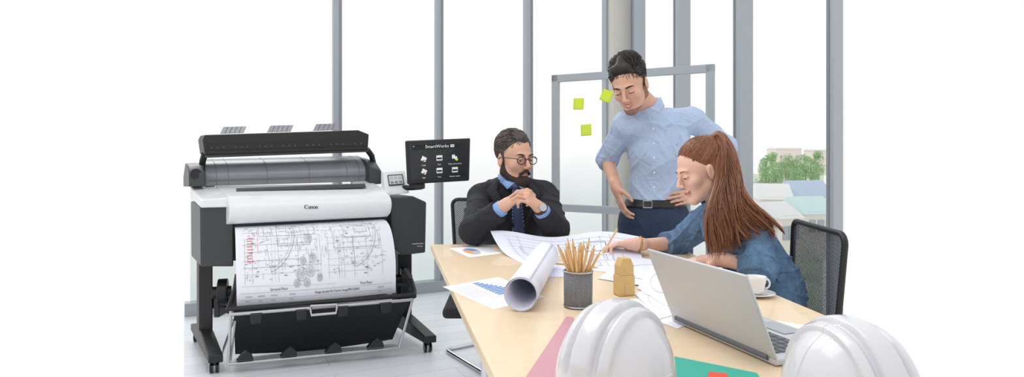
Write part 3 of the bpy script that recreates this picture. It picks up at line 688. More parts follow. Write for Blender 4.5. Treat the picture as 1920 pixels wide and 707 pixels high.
def pie(b,f):
    for a0,a1,m in ((0,2.2,1),(2.2,4.4,2),(4.4,6.28,3)):
        n=8;pts=[(.3,.5)]+[(.3+.16*math.cos(a0+(a1-a0)*i/n),.5+.3*math.sin(a0+(a1-a0)*i/n)) for i in range(n+1)];b.add([f(*p) for p in pts],[tuple(range(len(pts)))],m)
    for i in range(5): b.line(f,[(.55,.75-i*.12),(.9,.75-i*.12)],.015,3)
sheet([T(880,483),T(955,474),T(925,459.5),T(842,466)],pie,'chart_sheet',['paper','blue','orange','inkl'],'small report sheet with a pie chart near the table corner')
sheet([T(990,520,.75),T(1075,520,.75),T(1100,500,.75),T(1010,500,.75)],None,'document',['lilac'],'blank tracing sheet under the roll',z=.7508)
sheet([T(1190,552),T(1235,600),T(1330,575),T(1250,528)],lambda b,f:[b.line(f,[(.5+.38*math.cos(a/8),.5+.38*math.sin(a/8)) for a in range(0,51)],.006,1),b.line(f,[(.1,.1),(.9,.9)],.005,1)],'document',['paper','inkl'],'loose drawing sheet beside the laptop',z=.7522)
sheet([T(1130,565),T(1270,617),T(1340,590),T(1200,560)],None,'document',['paper'],'white paper sheet under the laptop',z=.7508)
def cbar(b,f):
    for i in range(6): b.line(f,[(.1,.2+i*.1),(.8,.2+i*.1)],.01,1)
sheet([T(1440,640),T(1530,652),T(1560,618),T(1430,598)],cbar,'document',['paper','inkl'],'printed paper beside the laptop keyboard',z=.7506)
def curl(s,t):
    p=lerp(T(1195,540,.753),T(1250,575,.753),t);q=lerp(T(1225,515,.753),T(1300,548,.753),t);r=lerp(p,q,s);r.z+=.035*math.sin(s*1.5)*(1-t*.5);return r
b=MB();b.surf(curl,12,8);b.line(lambda x,y:curl(x,y)+V((0,0,.0015)),[(.5+.3*math.cos(a/6),.5+.3*math.sin(a/6)) for a in range(0,38)],.010,1);b.obj('document',['lilac','inkl'],smooth=180,label='curled drawing sheet rising off the table',category='paper')
a=V((.022,1.60,.75+.044));c=V((.118,2.22,.75+.044));ax=(c-a).normalized();rx=ax.cross(V((0,0,1))).normalized();rz=rx.cross(ax)
def roll(s,t):
    th=s*2*math.pi*2.3;r=.0435-.005*s;return lerp(a,c,t)+(rx*math.cos(th+1)+rz*math.sin(th+1))*r
b=MB();b.surf(roll,90,6);b.obj('paper_roll',['lilac'],smooth=180,thick=.0008,label='rolled up drawing paper lying on the table',category='paper roll')
cc=V((.171,1.655,.7505))
e=empty('pencil_holder',cc,label='round metal mesh pencil cup full of wooden pencils',category='pencil cup')
b=MB();b.tube([cc+V((.0375*math.cos(t/18*math.pi),.0375*math.sin(t/18*math.pi),.092)) for t in range(36)],.0022,8,closed=True);b.obj('cup_rim',['silver'],e)
b=MB();b.lathe([(.0001,.001),(.036,.001),(.0385,.003),(.0375,.006),(.034,.004),(.0001,.003)],cc,n=36);b.obj('cup_base',['silver'],e)
b=MB();b.lathe([(.036,.004),(.0372,.09)],cc,n=48);b.obj('cup_wall',['wire'],e,180,thick=.0012)
b=MB();L=.178;b.tube([(0,0,0),(0,0,L-.018)],.0036,6,0);b.tube([(0,0,L-.018),(0,0,L-.004)],[.0036,.0011],8,0);b.tube([(0,0,L-.004),(0,0,L)],[.0011,.0002],6,1)
pc=b.obj('pencil',['pencil','graph'],smooth=30,label='natural wood pencil standing in the mesh cup',category='pencil',group='pencils in the cup')
for i in range(30):
    o=pc if i==0 else pc.copy()
    if i: sc.collection.objects.link(o)
    an=i*2.4;r1=.031*math.sqrt((i+.5)/30);r0=-.35*r1*random.uniform(.2,1.6)
    base=cc+V((r0*math.cos(an),r0*math.sin(an),.005));pt=cc+V((r1*math.cos(an+.15),r1*math.sin(an+.15),.09));dirv=(pt-base).normalized()
    o.location=base;o.rotation_mode='QUATERNION';o.rotation_quaternion=V((0,0,1)).rotation_difference(dirv);o.scale=(1,1,random.uniform(.82,1.0))
for p0,p1 in ((T(925,468),T(985,486)),(T(1035,495),T(1085,500))):
    o=pc.copy();sc.collection.objects.link(o);o.location=p0+V((0,0,.0042));o.rotation_quaternion=V((0,0,1)).rotation_difference((p1-p0).normalized());o.scale=(1,1,1);o['label']='natural wood pencil lying on the table'
    o['group']='loose pencils on the table'
hc=T(1170,553);RH=Matrix.Rotation(.3,3,'Z')
e=empty('wooden_block_tower',hc,label='small wooden toy house stacked from blocks',category='toy')
b=MB();b.box(hc+V((0,0,.029)),(.048,.038,.056),RH);b.obj('lower_block',['blockw'],e,bevel=.0012)
b=MB();b.box(hc+V((0,0,.0705)),(.042,.034,.026),RH);b.loft([hc+RH@V(q) for q in ((-.021,-.017,.0835),(-.012,-.017,.104),(.012,-.017,.104),(.021,-.017,.0835))],[hc+RH@V(q) for q in ((-.021,.017,.0835),(-.012,.017,.104),(.012,.017,.104),(.021,.017,.0835))]);b.obj('upper_block',['blockw'],e,0)
b=MB();b.cyl(hc+RH@V((0,-.0168,.071)),hc+RH@V((0,-.0178,.071)),.007,n=16);b.obj('round_window',['woodedge'],e)
b=MB();b.box(hc+RH@V((0,-.0195,.02)),(.014,.002,.028),RH);b.obj('doorway',['woodedge'],e)
c=T(1417,555);c=V((c.x,c.y,.7505));k_=.82
e=empty('coffee_cup',c,label='white ceramic coffee cup on a saucer beside the laptop',category='cup')
b=MB();b.lathe([(r*k_,z*k_) for r,z in [(.0001,.010),(.022,.010),(.027,.02),(.034,.056),(.036,.066),(.034,.066),(.031,.054),(.024,.022),(.0001,.016)]],c);b.obj('cup_body',['ceramic'],e,180)
b=MB();b.tube([c+V((.032*1+.013*math.sin(t),-.0,.042+.014*math.cos(t)))*1 -V((.006,0,.008)) for t in [i*math.pi/8 for i in range(9)]],.0028,8);b.obj('cup_handle',['ceramic'],e,180)
b=MB();b.lathe([(.0001,.001),(.025,.001),(.052,.009),(.052,.011),(.025,.004),(.0001,.004)],c,n=40);b.obj('saucer',['ceramic'],smooth=180,label='white ceramic saucer under the cup',category='saucer')
# laptop
H1=V((.377,1.512,.751));H2=V((.49,1.188,.751));hd=(H2-H1).normalized();nd=V((-hd.y,hd.x,0));nd=nd if nd.x>0 else -nd
e=empty('laptop',(H1+H2)/2,label='open silver laptop seen from behind its lid',category='laptop')
b=MB();z0=V((0,0,.001));z1=V((0,0,.013));DP=.20
b.hexa([H1+z0,H2+z0,H2+nd*DP+z0,H1+nd*DP+z0,H1+z1,H2+z1,H2+nd*DP+z1,H1+nd*DP+z1]);lb=b.obj('laptop_base',['lapt'],e,bevel=.003)
RK=Matrix((hd,nd*1,V((0,0,1)))).transposed()
b=MB();kf=lambda x,y:H1+hd*(x*.34)+nd*(y*DP)+V((0,0,.0142))
for r in range(5):
    for q in range(13): b.box(kf(.08+q*.065+.03,.12+r*.095+.03),(.019,.016,.002),RK)
b.obj('keyboard',['keys'],lb,0)
b=MB();b.box(kf(.5,.8),(.09,.05,.001),RK);b.obj('touchpad',['alu'],lb,0)
LL=.175;ld=(V((0,0,1))*math.cos(.40)-nd*math.sin(.40));lo=H1+z1*.9;lo2=H2+z1*.9;t=ld.cross(hd).normalized();t=t if t.x>0 else -t
b=MB();b.hexa([lo,lo2,lo2+t*.006,lo+t*.006,lo+ld*LL,lo2+ld*LL,lo2+ld*LL+t*.006,lo+ld*LL+t*.006]);b.obj('laptop_lid',['lapt'],e,bevel=.003)
b=MB();fz=lambda x,y:lo+hd*(x*.34)+ld*(y*LL)+t*.0068;b.rect(fz,.03,.06,.97,.96);b.obj('screen',['screen'],e,0)
b=MB();b.cyl(lo+hd*.02,lo2-hd*.02,.006,n=12);b.obj('hinge',['keys'],e)
def helmet(c,ang,lab,s=1.):
    R=Matrix.Rotation(ang,3,'Z');e=empty('hard_hat',c,label=lab,category='hard hat',group='white hard hats on the table')
    def sh(a,t):
        th=a*2*math.pi;ph=t*math.pi/2
        x,y,z=.104*math.cos(th)*math.cos(ph)**.9,.122*math.sin(th)*math.cos(ph)**.9,.135*math.sin(ph)**.95
        g=0
        for xc,w,hh in ((0,.015,.012),(.038,.007,.009),(-.038,.007,.009)):
            q=abs(x-xc)/w
            if q<1.3 and z>.035: g=max(g,hh*min(1,max(0,(1.3-q)*3.5))*min(1,(z-.035)/.02))
        n=V((x/.106**2,y/.125**2,z/.135**2));n.normalize();p=V((x,y,z))+n*g
        return c+R@(p*s+V((0,0,.02)))
    b=MB();b.surf(sh,220,60);b.obj('helmet_shell',['helm'],e,180,thick=.003)
    def br(a,t):
        th=a*2*math.pi;fr=max(0,math.sin(th))**2.5;rad=.006+.040*fr;rad=lerp(-.004,rad,t)
        return c+R@(V(((.104+rad)*math.cos(th),(.122+rad)*math.sin(th),.022-.012*t-.008*fr*t))*s)
    b=MB();b.surf(br,72,6);b.tube([br(i/72,1) for i in range(72)],.003,8,closed=True);b.obj('brim',['helm'],e,180,thick=.003)
    for q in (-1,1):
        b=MB();b.box(c+R@(V((q*.1,0,.045))*s),(.012,.03,.02),R);b.obj('accessory_slot',['wplastic2'],e,bevel=.003)
helmet(V((.172,1.06,.751)),math.radians(140),'white plastic hard hat with raised ridges and brim',.90)
helmet(V((.508,.965,.751)),math.radians(190),'white plastic hard hat standing next to the laptop',.87)
b=MB();q=[T(1062,598),T(1075,600),T(1120,740),T(965,745)];b.prism([V((p.x,p.y,.7508)) for p in q],(0,0,.006));b.obj('folder',['rose'],smooth=0,bevel=.001,label='rose pink translucent folder beside the hard hat',category='folder')
b=MB();q=[T(1262,672),T(1420,704),T(1470,800),T(1240,800)];b.prism([V((p.x,p.y,.7508)) for p in q],(0,0,.004));b.obj('folder',['teal'],smooth=0,bevel=.001,label='teal green card folder between the hard hats',category='folder')
b=MB();q=[T(1330,700,.755),T(1362,703,.755),T(1385,760,.755),T(1310,760,.755)];b.prism([V((p.x,p.y,.7552)) for p in q],(0,0,.003));b.obj('card',['red'],smooth=0,label='small red card on the teal folder',category='card')
# ================================================================= CHAIRS
def chair(c,ang,w,top,lab,sled=False):
    R=Matrix.Rotation(ang,3,'Z');L=lambda x,y,z:V((c[0],c[1],0))+R@V((x,y,z))
    e=empty('office_chair',V((c[0],c[1],0)),label=lab,category='chair',group='mesh office chairs')
    z0=.5;h=w/2
    pts=[]
    for (cx,cz,a0) in ((h-.03,top-.03,0),(-h+.03,top-.03,90),(-h+.05,z0+.04,180),(h-.05,z0+.04,270)):
        for i in range(5):
            a=math.radians(a0+i*22.5);pts.append(L(cx+.03*math.cos(a),-.02*((top-cz)<.1),cz+.03*math.sin(a)))
    b=MB();b.tube(pts,.0095,10,closed=True);bo=b.obj('backrest',['black'],e,180)
    b=MB();b.surf(lambda s,t:L(lerp(-h+.008,h-.008,s),-.018*t-.02*math.sin(math.pi*s),lerp(z0+.005,top-.005,t)),12,10);b.obj('back_netting',['net'],bo,180)
    b=MB();b.box(L(0,.26,.42),(w,.44,.05),R);b.obj('seat',['cloth'],e,bevel=.02)
    if sled:
        b=MB()
        def rnd(pts,r=.05):
            o=[V(pts[0])]
            for i in range(1,len(pts)-1):
                p=V(pts[i]);a=(V(pts[i-1])-p).normalized()*r;c_=(V(pts[i+1])-p).normalized()*r
                for t in (0,.25,.5,.75,1): o.append((p+a)*(1-t)**2+p*2*t*(1-t)+(p+c_)*t*t)
            o.append(V(pts[-1]));return o
        b.tube(rnd([(-.06,3.12,.40),(-.03,3.10,.014),(-.108,3.23,.014),(-.385,3.68,.014),(-.176,3.83,.014),(.12,3.86,.014),(.06,3.34,.40)]),.012,12)
        b.tube([L(0,.0,.56),L(0,-.03,.46),L(0,.05,.41),L(0,.3,.40)],.015,8)
        b.obj('sled_frame',['chrome'],e,180)
    else:
        b=MB();b.cyl(L(0,.26,.08),L(0,.26,.4),.025);b.tube([L(0,.26,.39),L(0,.03,.40),L(0,-.03,.46),L(0,-.03,.6)],.02,8)
        b.obj('column',['black'],e)
        for i in range(5):
            a=math.radians(72*i+20);b=MB();p=L(.27*math.cos(a),.26+.27*math.sin(a),.06);b.tube([L(0,.26,.1),p],[.022,.014],8);b.cyl(p+V((0,-.01,-.032)),p+V((0,.01,-.032)),.027,n=16);b.obj('leg',['black'],e)
    for q in ((-1,1) if not sled else ()):
        b=MB();b.tube([L(q*(h+.02),.12,.42),L(q*(h+.03),.14,.62)],.012,8);b.box(L(q*(h+.03),.2,.635),(.05,.26,.025),R);b.obj('armrest',['black'],e,bevel=.008)
chair((-.095,3.36),math.pi,.44,.90,'dark mesh office chair with chrome sled base behind seated man',True)
chair((.975,2.09),math.atan2(.06,-1)-math.pi/2,.40,.905,'dark mesh office chair at the end of the table')
# ================================================================= PEOPLE
# ---- standing man
B=dict(pel=P(1228,408,3.10),wai=P(1229,350,3.10),che=P(1234,276,3.06),nb=P(1224,208,3.0),shR=P(1172,234,3.0),shL=P(1296,224,3.07),elR=P(1138,298,3.16),wrR=P(1155,350,3.01),elL=P(1362,274,3.2),wrL=P(1308,366,3.03))
hc=P(1180,158,2.88);HR=frame((-.38,-.74,-.52),(-.34,-.4,.85))
Rt=frame((0.05,-1,0),B['che']-B['pel'])
def legs(S,g,hipL,hipR,kL,kR,aL_,aR_,k=.03):
    for h_,k_,a_ in ((hipL,kL,aL_),(hipR,kR,aR_)):
        S.cone(h_,k_,.082+g,.056+g,k);S.cone(k_,a_,.056+g,.036+g,k)
hl=(B['pel']+V((.085,0,-.04)),B['pel']+V((-.085,0,-.04)));kn=(V((.80,3.08,.47)),V((.60,3.08,.47)));an=(V((.82,3.14,.07)),V((.58,3.14,.07)))
S=SDF();torso(S,B,-.008,Rt,.94);arm(S,B,'L',-.004);arm(S,B,'R',-.004);S.cone(B['nb'],hc+HR@V((0,-.02,-.05)),.052,.050,.03)
legs(S,0,hl[0],hl[1],kn[0],kn[1],an[0],an[1])
for a_ in an: S.cone(a_-V((0,0,.02)),a_+V((0,-.15,-.035)),.035,.028,.02)
head(S,hc,HR,1.0)
hand(S,B['wrR'],(.22,-.22,-.95),(.9,.2,.2),1,(.45,.4,.35,.35),.2,.93)
hand(S,B['wrL'],(-.9,-.35,-.1),(.1,.8,-.2),-1,(.4,.35,.4,.4),.2,.93)
ax=(axis((.38,1.12,.0042)),axis((2.72,3.32,.0042)),axis((-.01,.76,.012),(.76,1.02,.0032),(1.02,1.3,.008),(1.3,1.66,.0027)))
man=sobj('person',S,ax,'skin1',label='standing man in light blue shirt and jeans, hands on hips',category='person')
facebits(man,hc,HR,1.0,'hairb','lip','skin1',1.3,(0,-.002),1.3,.0065,True)
S=SDF();torso(S,B,.006,Rt,.94);S.cone(B['shR'],B['elR'],.054,.050,.03);S.cone(B['elR'],lerp(B['elR'],B['wrR'],.16),.050,.047,.02,flat=True);S.cone(B['shL'],B['elL'],.055,.050,.03);S.cone(B['elL'],lerp(B['elL'],B['wrL'],.18),.050,.047,.02,flat=True)
S.cone(B['nb']-V((0,0,.03)),lerp(B['nb'],hc,.28),.064,.058,.012,flat=True)
S.cut(V((.6,3.1,.905)),(0,0,-1))
ax=(axis((.40,1.14,.004)),axis((2.82,3.34,.004)),axis((.88,1.48,.004)))
sh=sobj('shirt',S,ax,'shirtb',man,fold(.006,58,1))
for (p,q) in ((lerp(B['elR'],B['wrR'],.17),B['elR']),(lerp(B['elL'],B['wrL'],.19),B['elL'])):
    d=(q-p).normalized();b=MB();b.tube([p-d*.006,p-d*.003,p+d*.026,p+d*.03],[.046,.050,.054,.046],24);b.obj('rolled_cuff',['shirtb'],sh,60)
b=MB()
for sg in (-1,1):
    c0=B['nb']+V((-.015,-.055,.035))
    b.add([c0,c0+V((sg*.022,-.018,-.052)),c0+V((sg*.058,.004,-.018)),c0+V((sg*.045,.03,.028))],[(0,1,2,3)])
b.obj('shirt_collar',['shirtb'],sh,180,thick=.004)
b=MB()
for i in range(6):
    p=P(1219+i*.5,215+i*27,3.0);b.ball(V((p.x,2.945-.012*math.sin(i/5*3.1),p.z)),(.0045,.003,.0045),None,6)
b.obj('shirt_button',['wplastic'],sh,180)
b=MB();pk=lambda x,y:V((P(x,y,3).x,2.952,P(x,y,3).z));b.add([pk(1243,240),pk(1268,238),pk(1269,268),pk(1256,274),pk(1244,270)],[(0,1,2,3,4)]);
b.obj('chest_pocket',['shirtb'],sh,0,thick=.003)
S=SDF();S.ell(B['pel'],(.162,.126,.14),Rt,.03);S.ell(B['wai'],(.134,.106,.15),Rt,.03);legs(S,.014,hl[0],hl[1],kn[0],kn[1],an[0],an[1]);S.cut(V((.6,3.1,.925)),(0,0,1));S.cut(V((.6,3.1,.05)),(0,0,-1))
ax=(axis((.44,.98,.008)),axis((2.9,3.3,.008)),axis((.03,.94,.008)))
jn=sobj('jeans',S,ax,'jean',man,fold(.004,40,3))
S=SDF();S.ell(B['pel'],(.170,.134,.15),Rt,.03);S.ell(B['wai'],(.144,.116,.15),Rt,.03);S.cut(V((.6,3.1,.925)),(0,0,1));S.cut(V((.6,3.1,.888)),(0,0,-1))
bl=sobj('belt',S,(axis((.48,.9,.005)),axis((2.9,3.26,.005)),axis((.87,.94,.004))),'belt',man)
b=MB();p=P(1214,383,2.955);b.tube([p+V((x,0,z)) for x,z in ((-.02,-.016),(.02,-.016),(.02,.016),(-.02,.016))],.0028,6,closed=True);b.obj('belt_buckle',['silver'],bl)
def qf(S,L):
    S.cone(L(-.025,.045,.102),L(.03,.048,.098),.020,.020,.02);S.cone(L(0,.01,.122),L(0,.048,.108),.022,.018,.02)
hair(man,hc,HR,1.0,('hairb','hairb','hairb2'),((.088,.084),(-.09,-.045)),hax(hc,.16,.0028),qf,1900,(.5,-.5,.5),.04,.20,3)
for a_ in an:
    b=MB();b.ball(a_+V((0,-.08,-.035)),(.045,.13,.035),None,12);b.box(a_+V((0,-.075,-.064)),(.08,.25,.012));b.obj('shoe',['shoe'],man,180)
S=SDF();L=lambda x,y,z:hc+HR@V((x,y,z))*1.0
for q in (-1,1): S.cone(L(q*.0515,.0,-.055),L(q*.012,.066,-.0985),.0206,.0196,.02);S.cone(L(q*.066,.0,-.02),L(q*.0525,.0,-.055),.008,.0175,.015)
S.ell(L(0,.074,-.1),[.0192,.0174,.0162],HR,.01)
sobj('stubble_beard',S,hax(hc,.16,.0028),'stub',man)
# ---- seated man
B=dict(pel=V((.0,3.12,.555)),wai=V((.0,3.10,.70)),che=P(962,395,3.04),nb=P(957,347,3.0),shR=P(906,372,3.0),shL=P(1018,368,3.0),elR=P(886,434,2.72),wrR=P(944,387,2.66),elL=P(1042,432,2.73),wrL=P(1014,392,2.66))
hc=P(964,297,2.97);HR=frame((.60,-.78,-.10));Rt=frame((.05,-1,0),B['che']-B['wai'])
kn=(V((.20,2.62,.52)),V((.04,2.62,.52)));an=(V((.22,2.66,.08)),V((.06,2.66,.08)));hl=(B['pel']+V((.09,-.02,-.03)),B['pel']+V((-.08,-.02,-.03)))
S=SDF();torso(S,B,-.006,Rt);arm(S,B,'L',-.004);arm(S,B,'R',-.004);S.cone(B['nb'],hc+HR@V((0,-.02,-.05)),.055,.052,.03)
legs(S,-.005,hl[0],hl[1],kn[0],kn[1],an[0],an[1])
for a_ in an: S.cone(a_-V((0,0,.02)),a_+V((0,-.15,-.035)),.035,.028,.02)
head(S,hc,HR,1.0)
hand(S,B['wrR'],(.75,-.15,.55),(.35,.45,-.8),1,(1.0,1.05,1.1,1.15),.5,.95)
hand(S,B['wrL'],(-.72,-.35,.62),(-.35,.45,-.75),-1,(1.1,1.05,1.0,1.1),.4,.95)
ax=(axis((-.28,-.09,.005),(-.09,.17,.0026),(.17,.33,.005)),axis((2.42,2.56,.01),(2.56,2.72,.0028),(2.72,2.86,.005),(2.86,3.1,.0028),(3.1,3.28,.01)),axis((-.01,.75,.012),(.75,.87,.006),(.87,1.28,.0027)))
sm=sobj('person',S,ax,'skin1',label='seated bearded man in black suit and glasses, hands clasped',category='person')
facebits(sm,hc,HR,1.0,'beard','lip','skin1',1.2,(.002,0),0,.002)
S=SDF();torso(S,B,.006,Rt);S.cone(B['nb']-V((0,0,.03)),lerp(B['nb'],hc,.34),.067,.062,.012,flat=True)
for q in 'LR': S.cone(lerp(B['el'+q],B['wr'+q],.3),lerp(B['el'+q],B['wr'+q],.97),.040,.0325,.01,flat=True)
S.cut(V((0,3,.6)),(0,0,-1))
sobj('shirt',S,(axis((-.27,.29,.005)),axis((2.62,3.28,.005)),axis((.58,1.1,.005))),'shirtd',sm,fold(.003,40))
S=SDF();torso(S,B,.020,Rt,1.02);arm(S,B,'L',.012,.052,.043,.033,.84,True);arm(S,B,'R',.012,.052,.043,.033,.84,True)
S.cone(P(953,338,2.87),P(966,392,2.87),.068,.046,.008,sub=True);S.cone(P(966,392,2.86),P(974,452,2.86),.046,.012,.008,sub=True)
S.cut(V((0,3,.56)),(0,0,-1))
jk=sobj('jacket',S,(axis((-.32,.34,.0042)),axis((2.60,3.32,.0042)),axis((.54,1.08,.0042))),'suit',sm,fold(.008,44,2))
b=MB()
for sg,pts in ((-1,[(937,338),(931,356),(946,385),(965,425)]),(1,[(985,340),(996,358),(996,388),(981,428)])):
    q=[P(u,v,d) for (u,v),d in zip(pts,(2.93,2.885,2.872,2.88))]
    o=[P(u+sg*w,v+h,dd) for (u,v),w,h,dd in zip(pts,(5,20,14,4),(-2,3,2,2),(2.945,2.885,2.865,2.88))]
    b.add(q+o,[(0,1,5,4),(1,2,6,5),(2,3,7,6)])
b.obj('lapel',['suit'],jk,180,thick=.006)
b=MB();tp_=[(966,349,5),(967,357,6.5),(969,372,8),(970,392,10),(971,412,11),(972,440,12)]
def tie(s,t):
    i=min(int(t*5),4);w=t*5-i;a_=tp_[i];c_=tp_[i+1];u=lerp(a_[0],c_[0],w);v=lerp(a_[1],c_[1],w);hw=lerp(a_[2],c_[2],w)
    return P(u+(s-.5)*2*hw,v,2.905+.012*(2*s-1)**2-.02*math.sin(t*2.6))
b.surf(tie,4,16)
for i in range(14):
    t0=.10+i*.062
    b.add([tie(0,min(1,t0+.045))-V((0,.002,0)),tie(1,max(0,t0-.035))-V((0,.002,0)),tie(1,max(0,t0-.02))-V((0,.002,0)),tie(0,min(1,t0+.06))-V((0,.002,0))],[(0,1,2,3)],1)
b.ball(P(966,350,2.905),(.017,.012,.015),None,10,0)
b.obj('tie',['tie','tiestripe'],sm,180)
b=MB()
for sg in (-1,1):
    q=[P(965,343,2.90),P(965+sg*14,355,2.895),P(965+sg*23,345,2.92),P(965+sg*16,332,2.945)];b.add(q,[(0,1,2,3)])
b.obj('shirt_collar',['shirtd'],sm,180,thick=.004)
S=SDF();S.ell(B['pel'],(.175,.13,.12),None,.03);legs(S,.01,hl[0],hl[1],kn[0],kn[1],an[0],an[1])
sobj('trousers',S,(axis((-.26,.32,.01)),axis((2.5,3.3,.01)),axis((.05,.72,.01))),'suit',sm)
for a_ in an:
    b=MB();b.ball(a_+V((0,-.07,-.035)),(.045,.13,.035),None,12);b.box(a_+V((0,-.065,-.074)),(.08,.25,.012));b.obj('shoe',['belt'],sm,180)
hair(sm,hc,HR,1.0,('hairg','hairg','hairg2'),((.085,.070),(-.09,-.055)),hax(hc,.16,.0028),lambda S,L:S.cone(L(0,.0,.112),L(0,.05,.098),.022,.018,.02),1500,(.15,-1,.1),.035,.10,5)
L=lambda x,y,z:hc+HR@V((x,y,z))
S=SDF()
for q in (-1,1):
    S.cone(L(q*.067,.003,-.02),L(q*.056,.005,-.06),.007,.016,.012);S.cone(L(q*.050,.005,-.062),L(q*.016,.066,-.105),.024,.024,.015);S.cone(L(q*.004,.099,-.047),L(q*.026,.086,-.062),.0065,.007,.006)
S.cone(L(0,.076,-.09),L(0,.072,-.124),.025,.021,.015);S.ell(L(0,.090,-.0685),[.022,.014,.006],HR,.004,sub=True)
bd_=sobj('beard',S,hax(hc,.16,.0028),'beard',sm)
b=MB();rr=random.Random(9)
for i in range(800):
    t=rr.uniform(-1,1);y=.096-.085*abs(t)**1.6;x=t*.062;z=rr.uniform(-.125,-.075)+.045*abs(t)
    y-=.012*((z+.1)/.03)**2*.3
    p=L(x,y*.93,z);b.tube([p,L(x*1.03,y*.93+.006,z-.008),L(x*1.02,y*.93+.007,z-.017)],[.0012,.001,.0003],4,rr.choice((0,0,1)))
b.obj('beard_strands',['beard','hairg2'],bd_,180)
b=MB()
for q in (-1,1):
    b.tube([L(q*.033+.023*math.cos(t/12*math.pi),.101-.004*abs(math.cos(t/12*math.pi)),.001+.018*math.sin(t/12*math.pi)) for t in range(24)],.0021,6,closed=True)
    b.tube([L(q*.056,.098,.008),L(q*.078,.05,.008),L(q*.082,-.0,.006),L(q*.081,-.012,-.004)],.0018,6)
b.tube([L(-.011,.1,.006),L(0,.104,.009),L(.011,.1,.006)],.0021,6);b.obj('glasses',['black2'],sm,180)
d=(B['wrL']-B['elL']).normalized();w0=lerp(B['elL'],B['wrL'],1.0)
b=MB();b.tube([w0-d*.009,w0+d*.009],.0315,20);b.obj('watch_strap',['band'],sm,60)
b=MB();pp_=w0+V((.006,-.030,.008));b.cyl(pp_,pp_+V((.002,-.008,.002)),.016,n=20);b.obj('watch_case',['silver'],sm)
# ---- woman
HS=.90
B=dict(pel=V((.86,2.12,.565)),wai=V((.868,2.17,.72)),che=P(1386,450,2.25),nb=P(1354,392,2.28),shR=P(1330,408,2.40),shL=P(1398,416,2.15),elR=P(1268,458,2.56),wrR=P(1194,458,2.46),elL=P(1428,500,2.03),wrL=P(1352,487,2.16))
hc=P(1314,320,2.3);HR=frame((-.92,-.16,-.34),(-.15,0,1))
side=(B['shR']-B['shL']).normalized();up=(B['che']-B['wai']).normalized();fw=up.cross(side).normalized()
Rt=frame(fw,up)
kn=(V((.42,2.02,.50)),V((.42,2.24,.50)));an=(V((.45,2.02,.08)),V((.45,2.24,.08)));hl=(B['pel']+V((-.03,-.08,-.04)),B['pel']+V((-.03,.08,-.04)))
S=SDF();torso(S,B,-.014,Rt,.84,D=.9,rs=.046);arm(S,B,'L',-.008);arm(S,B,'R',-.008);S.cone(B['nb'],hc+HR@V((0,-.02,-.05)),.042,.041,.03)
legs(S,-.01,hl[0],hl[1],kn[0],kn[1],an[0],an[1])
for a_ in an: S.cone(a_-V((0,0,.02)),a_+V((-.14,0,-.035)),.032,.025,.02)
head(S,hc,HR,HS,True)
hand(S,B['wrR'],(-.95,.1,-.02),(-.1,-.25,-.95),-1,(.75,.85,.95,1.0),.6,.92)
hand(S,B['wrL'],(-.9,.35,-.05),(0,.1,-1),1,(.4,.45,.5,.5),.3,.9)
ax=(axis((.28,.5,.003),(.5,.62,.0035),(.62,.8,.0027),(.8,1.06,.008)),axis((1.92,2.1,.006),(2.1,2.52,.003),(2.52,2.66,.006)),axis((-.01,.74,.014),(.74,.83,.003),(.83,.96,.007),(.96,1.24,.0026)))
wm=sobj('person',S,ax,'skin2',label='seated woman in denim shirt with long auburn ponytail, writing',category='person')
facebits(wm,hc,HR,HS,'auburn','lip2','skin2',.8,(0,-.002),.8,.005)
S=SDF();torso(S,B,.004,Rt,.84,D=.9,rs=.048);arm(S,B,'L',.010,.046,.041,.033,.35,True);arm(S,B,'R',.010,.046,.041,.033,.30,True);S.cone(B['nb']-V((0,0,.03)),lerp(B['nb'],hc,.26),.058,.054,.012,flat=True)
S.cut(V((0,0,.6)),(0,0,-1))
ds=sobj('denim_shirt',S,(axis((.56,1.06,.004)),axis((1.93,2.66,.004)),axis((.58,1.06,.004))),'denim',wm,fold(.010,56,5))
for q,st in (('L',.35),('R',.30)):
    p=lerp(B['el'+q],B['wr'+q],st);d=(B['el'+q]-p).normalized();b=MB();b.tube([p-d*.004,p-d*.002,p+d*.028,p+d*.03],[.044,.049,.052,.046],24);b.obj('rolled_cuff',['denim'],ds,60)
S=SDF();S.ell(B['pel'],(.14,.15,.12),None,.03);legs(S,.006,hl[0],hl[1],kn[0],kn[1],an[0],an[1]);sobj('trousers',S,(axis((.32,1.06,.01)),axis((1.9,2.36,.01)),axis((.05,.72,.01))),'jean',wm)
for a_ in an:
    b=MB();b.ball(a_+V((-.06,0,-.04)),(.12,.04,.035),None,12);b.box(a_+V((-.06,0,-.073)),(.23,.07,.012));b.obj('shoe',['shoe'],wm,180)
b=MB();w0=B['wrR']+V((.012,0,0));b.tube([w0+V((.004*math.sin(t),.029*math.cos(t),.029*math.sin(t))) for t in [i*math.pi/9 for i in range(18)]],.003,6,closed=True);b.obj('bracelet',['gold'],wm,180)
L=lambda x,y,z:hc+HR@V((x,y,z))*HS
tl=V((0,-.080,.095));tie0=L(*tl)
S=SDF();S.ell(L(*HC),[q*HS for q in HE],HR,.01);S.cut(L(0,.09,.072),HR@V((0,.125,-.165)))
S.cone(tie0+V((-.01,0,0)),tie0+V((.012,0,.004)),.018,.013,.03)
for q in (-1,1): S.cone(L(q*.068,-.03,.0),L(q*.05,-.07,-.03),.014,.018,.02)
S.cone(L(-.045,-.06,-.01),L(.045,-.06,-.01),.035,.035,.03)
hr=sobj('hair',S,hax(hc,.17,.0028),'auburn',wm)
b=MB();rr=random.Random(5);pn_=V((0,.125,-.165)).normalized();k=0
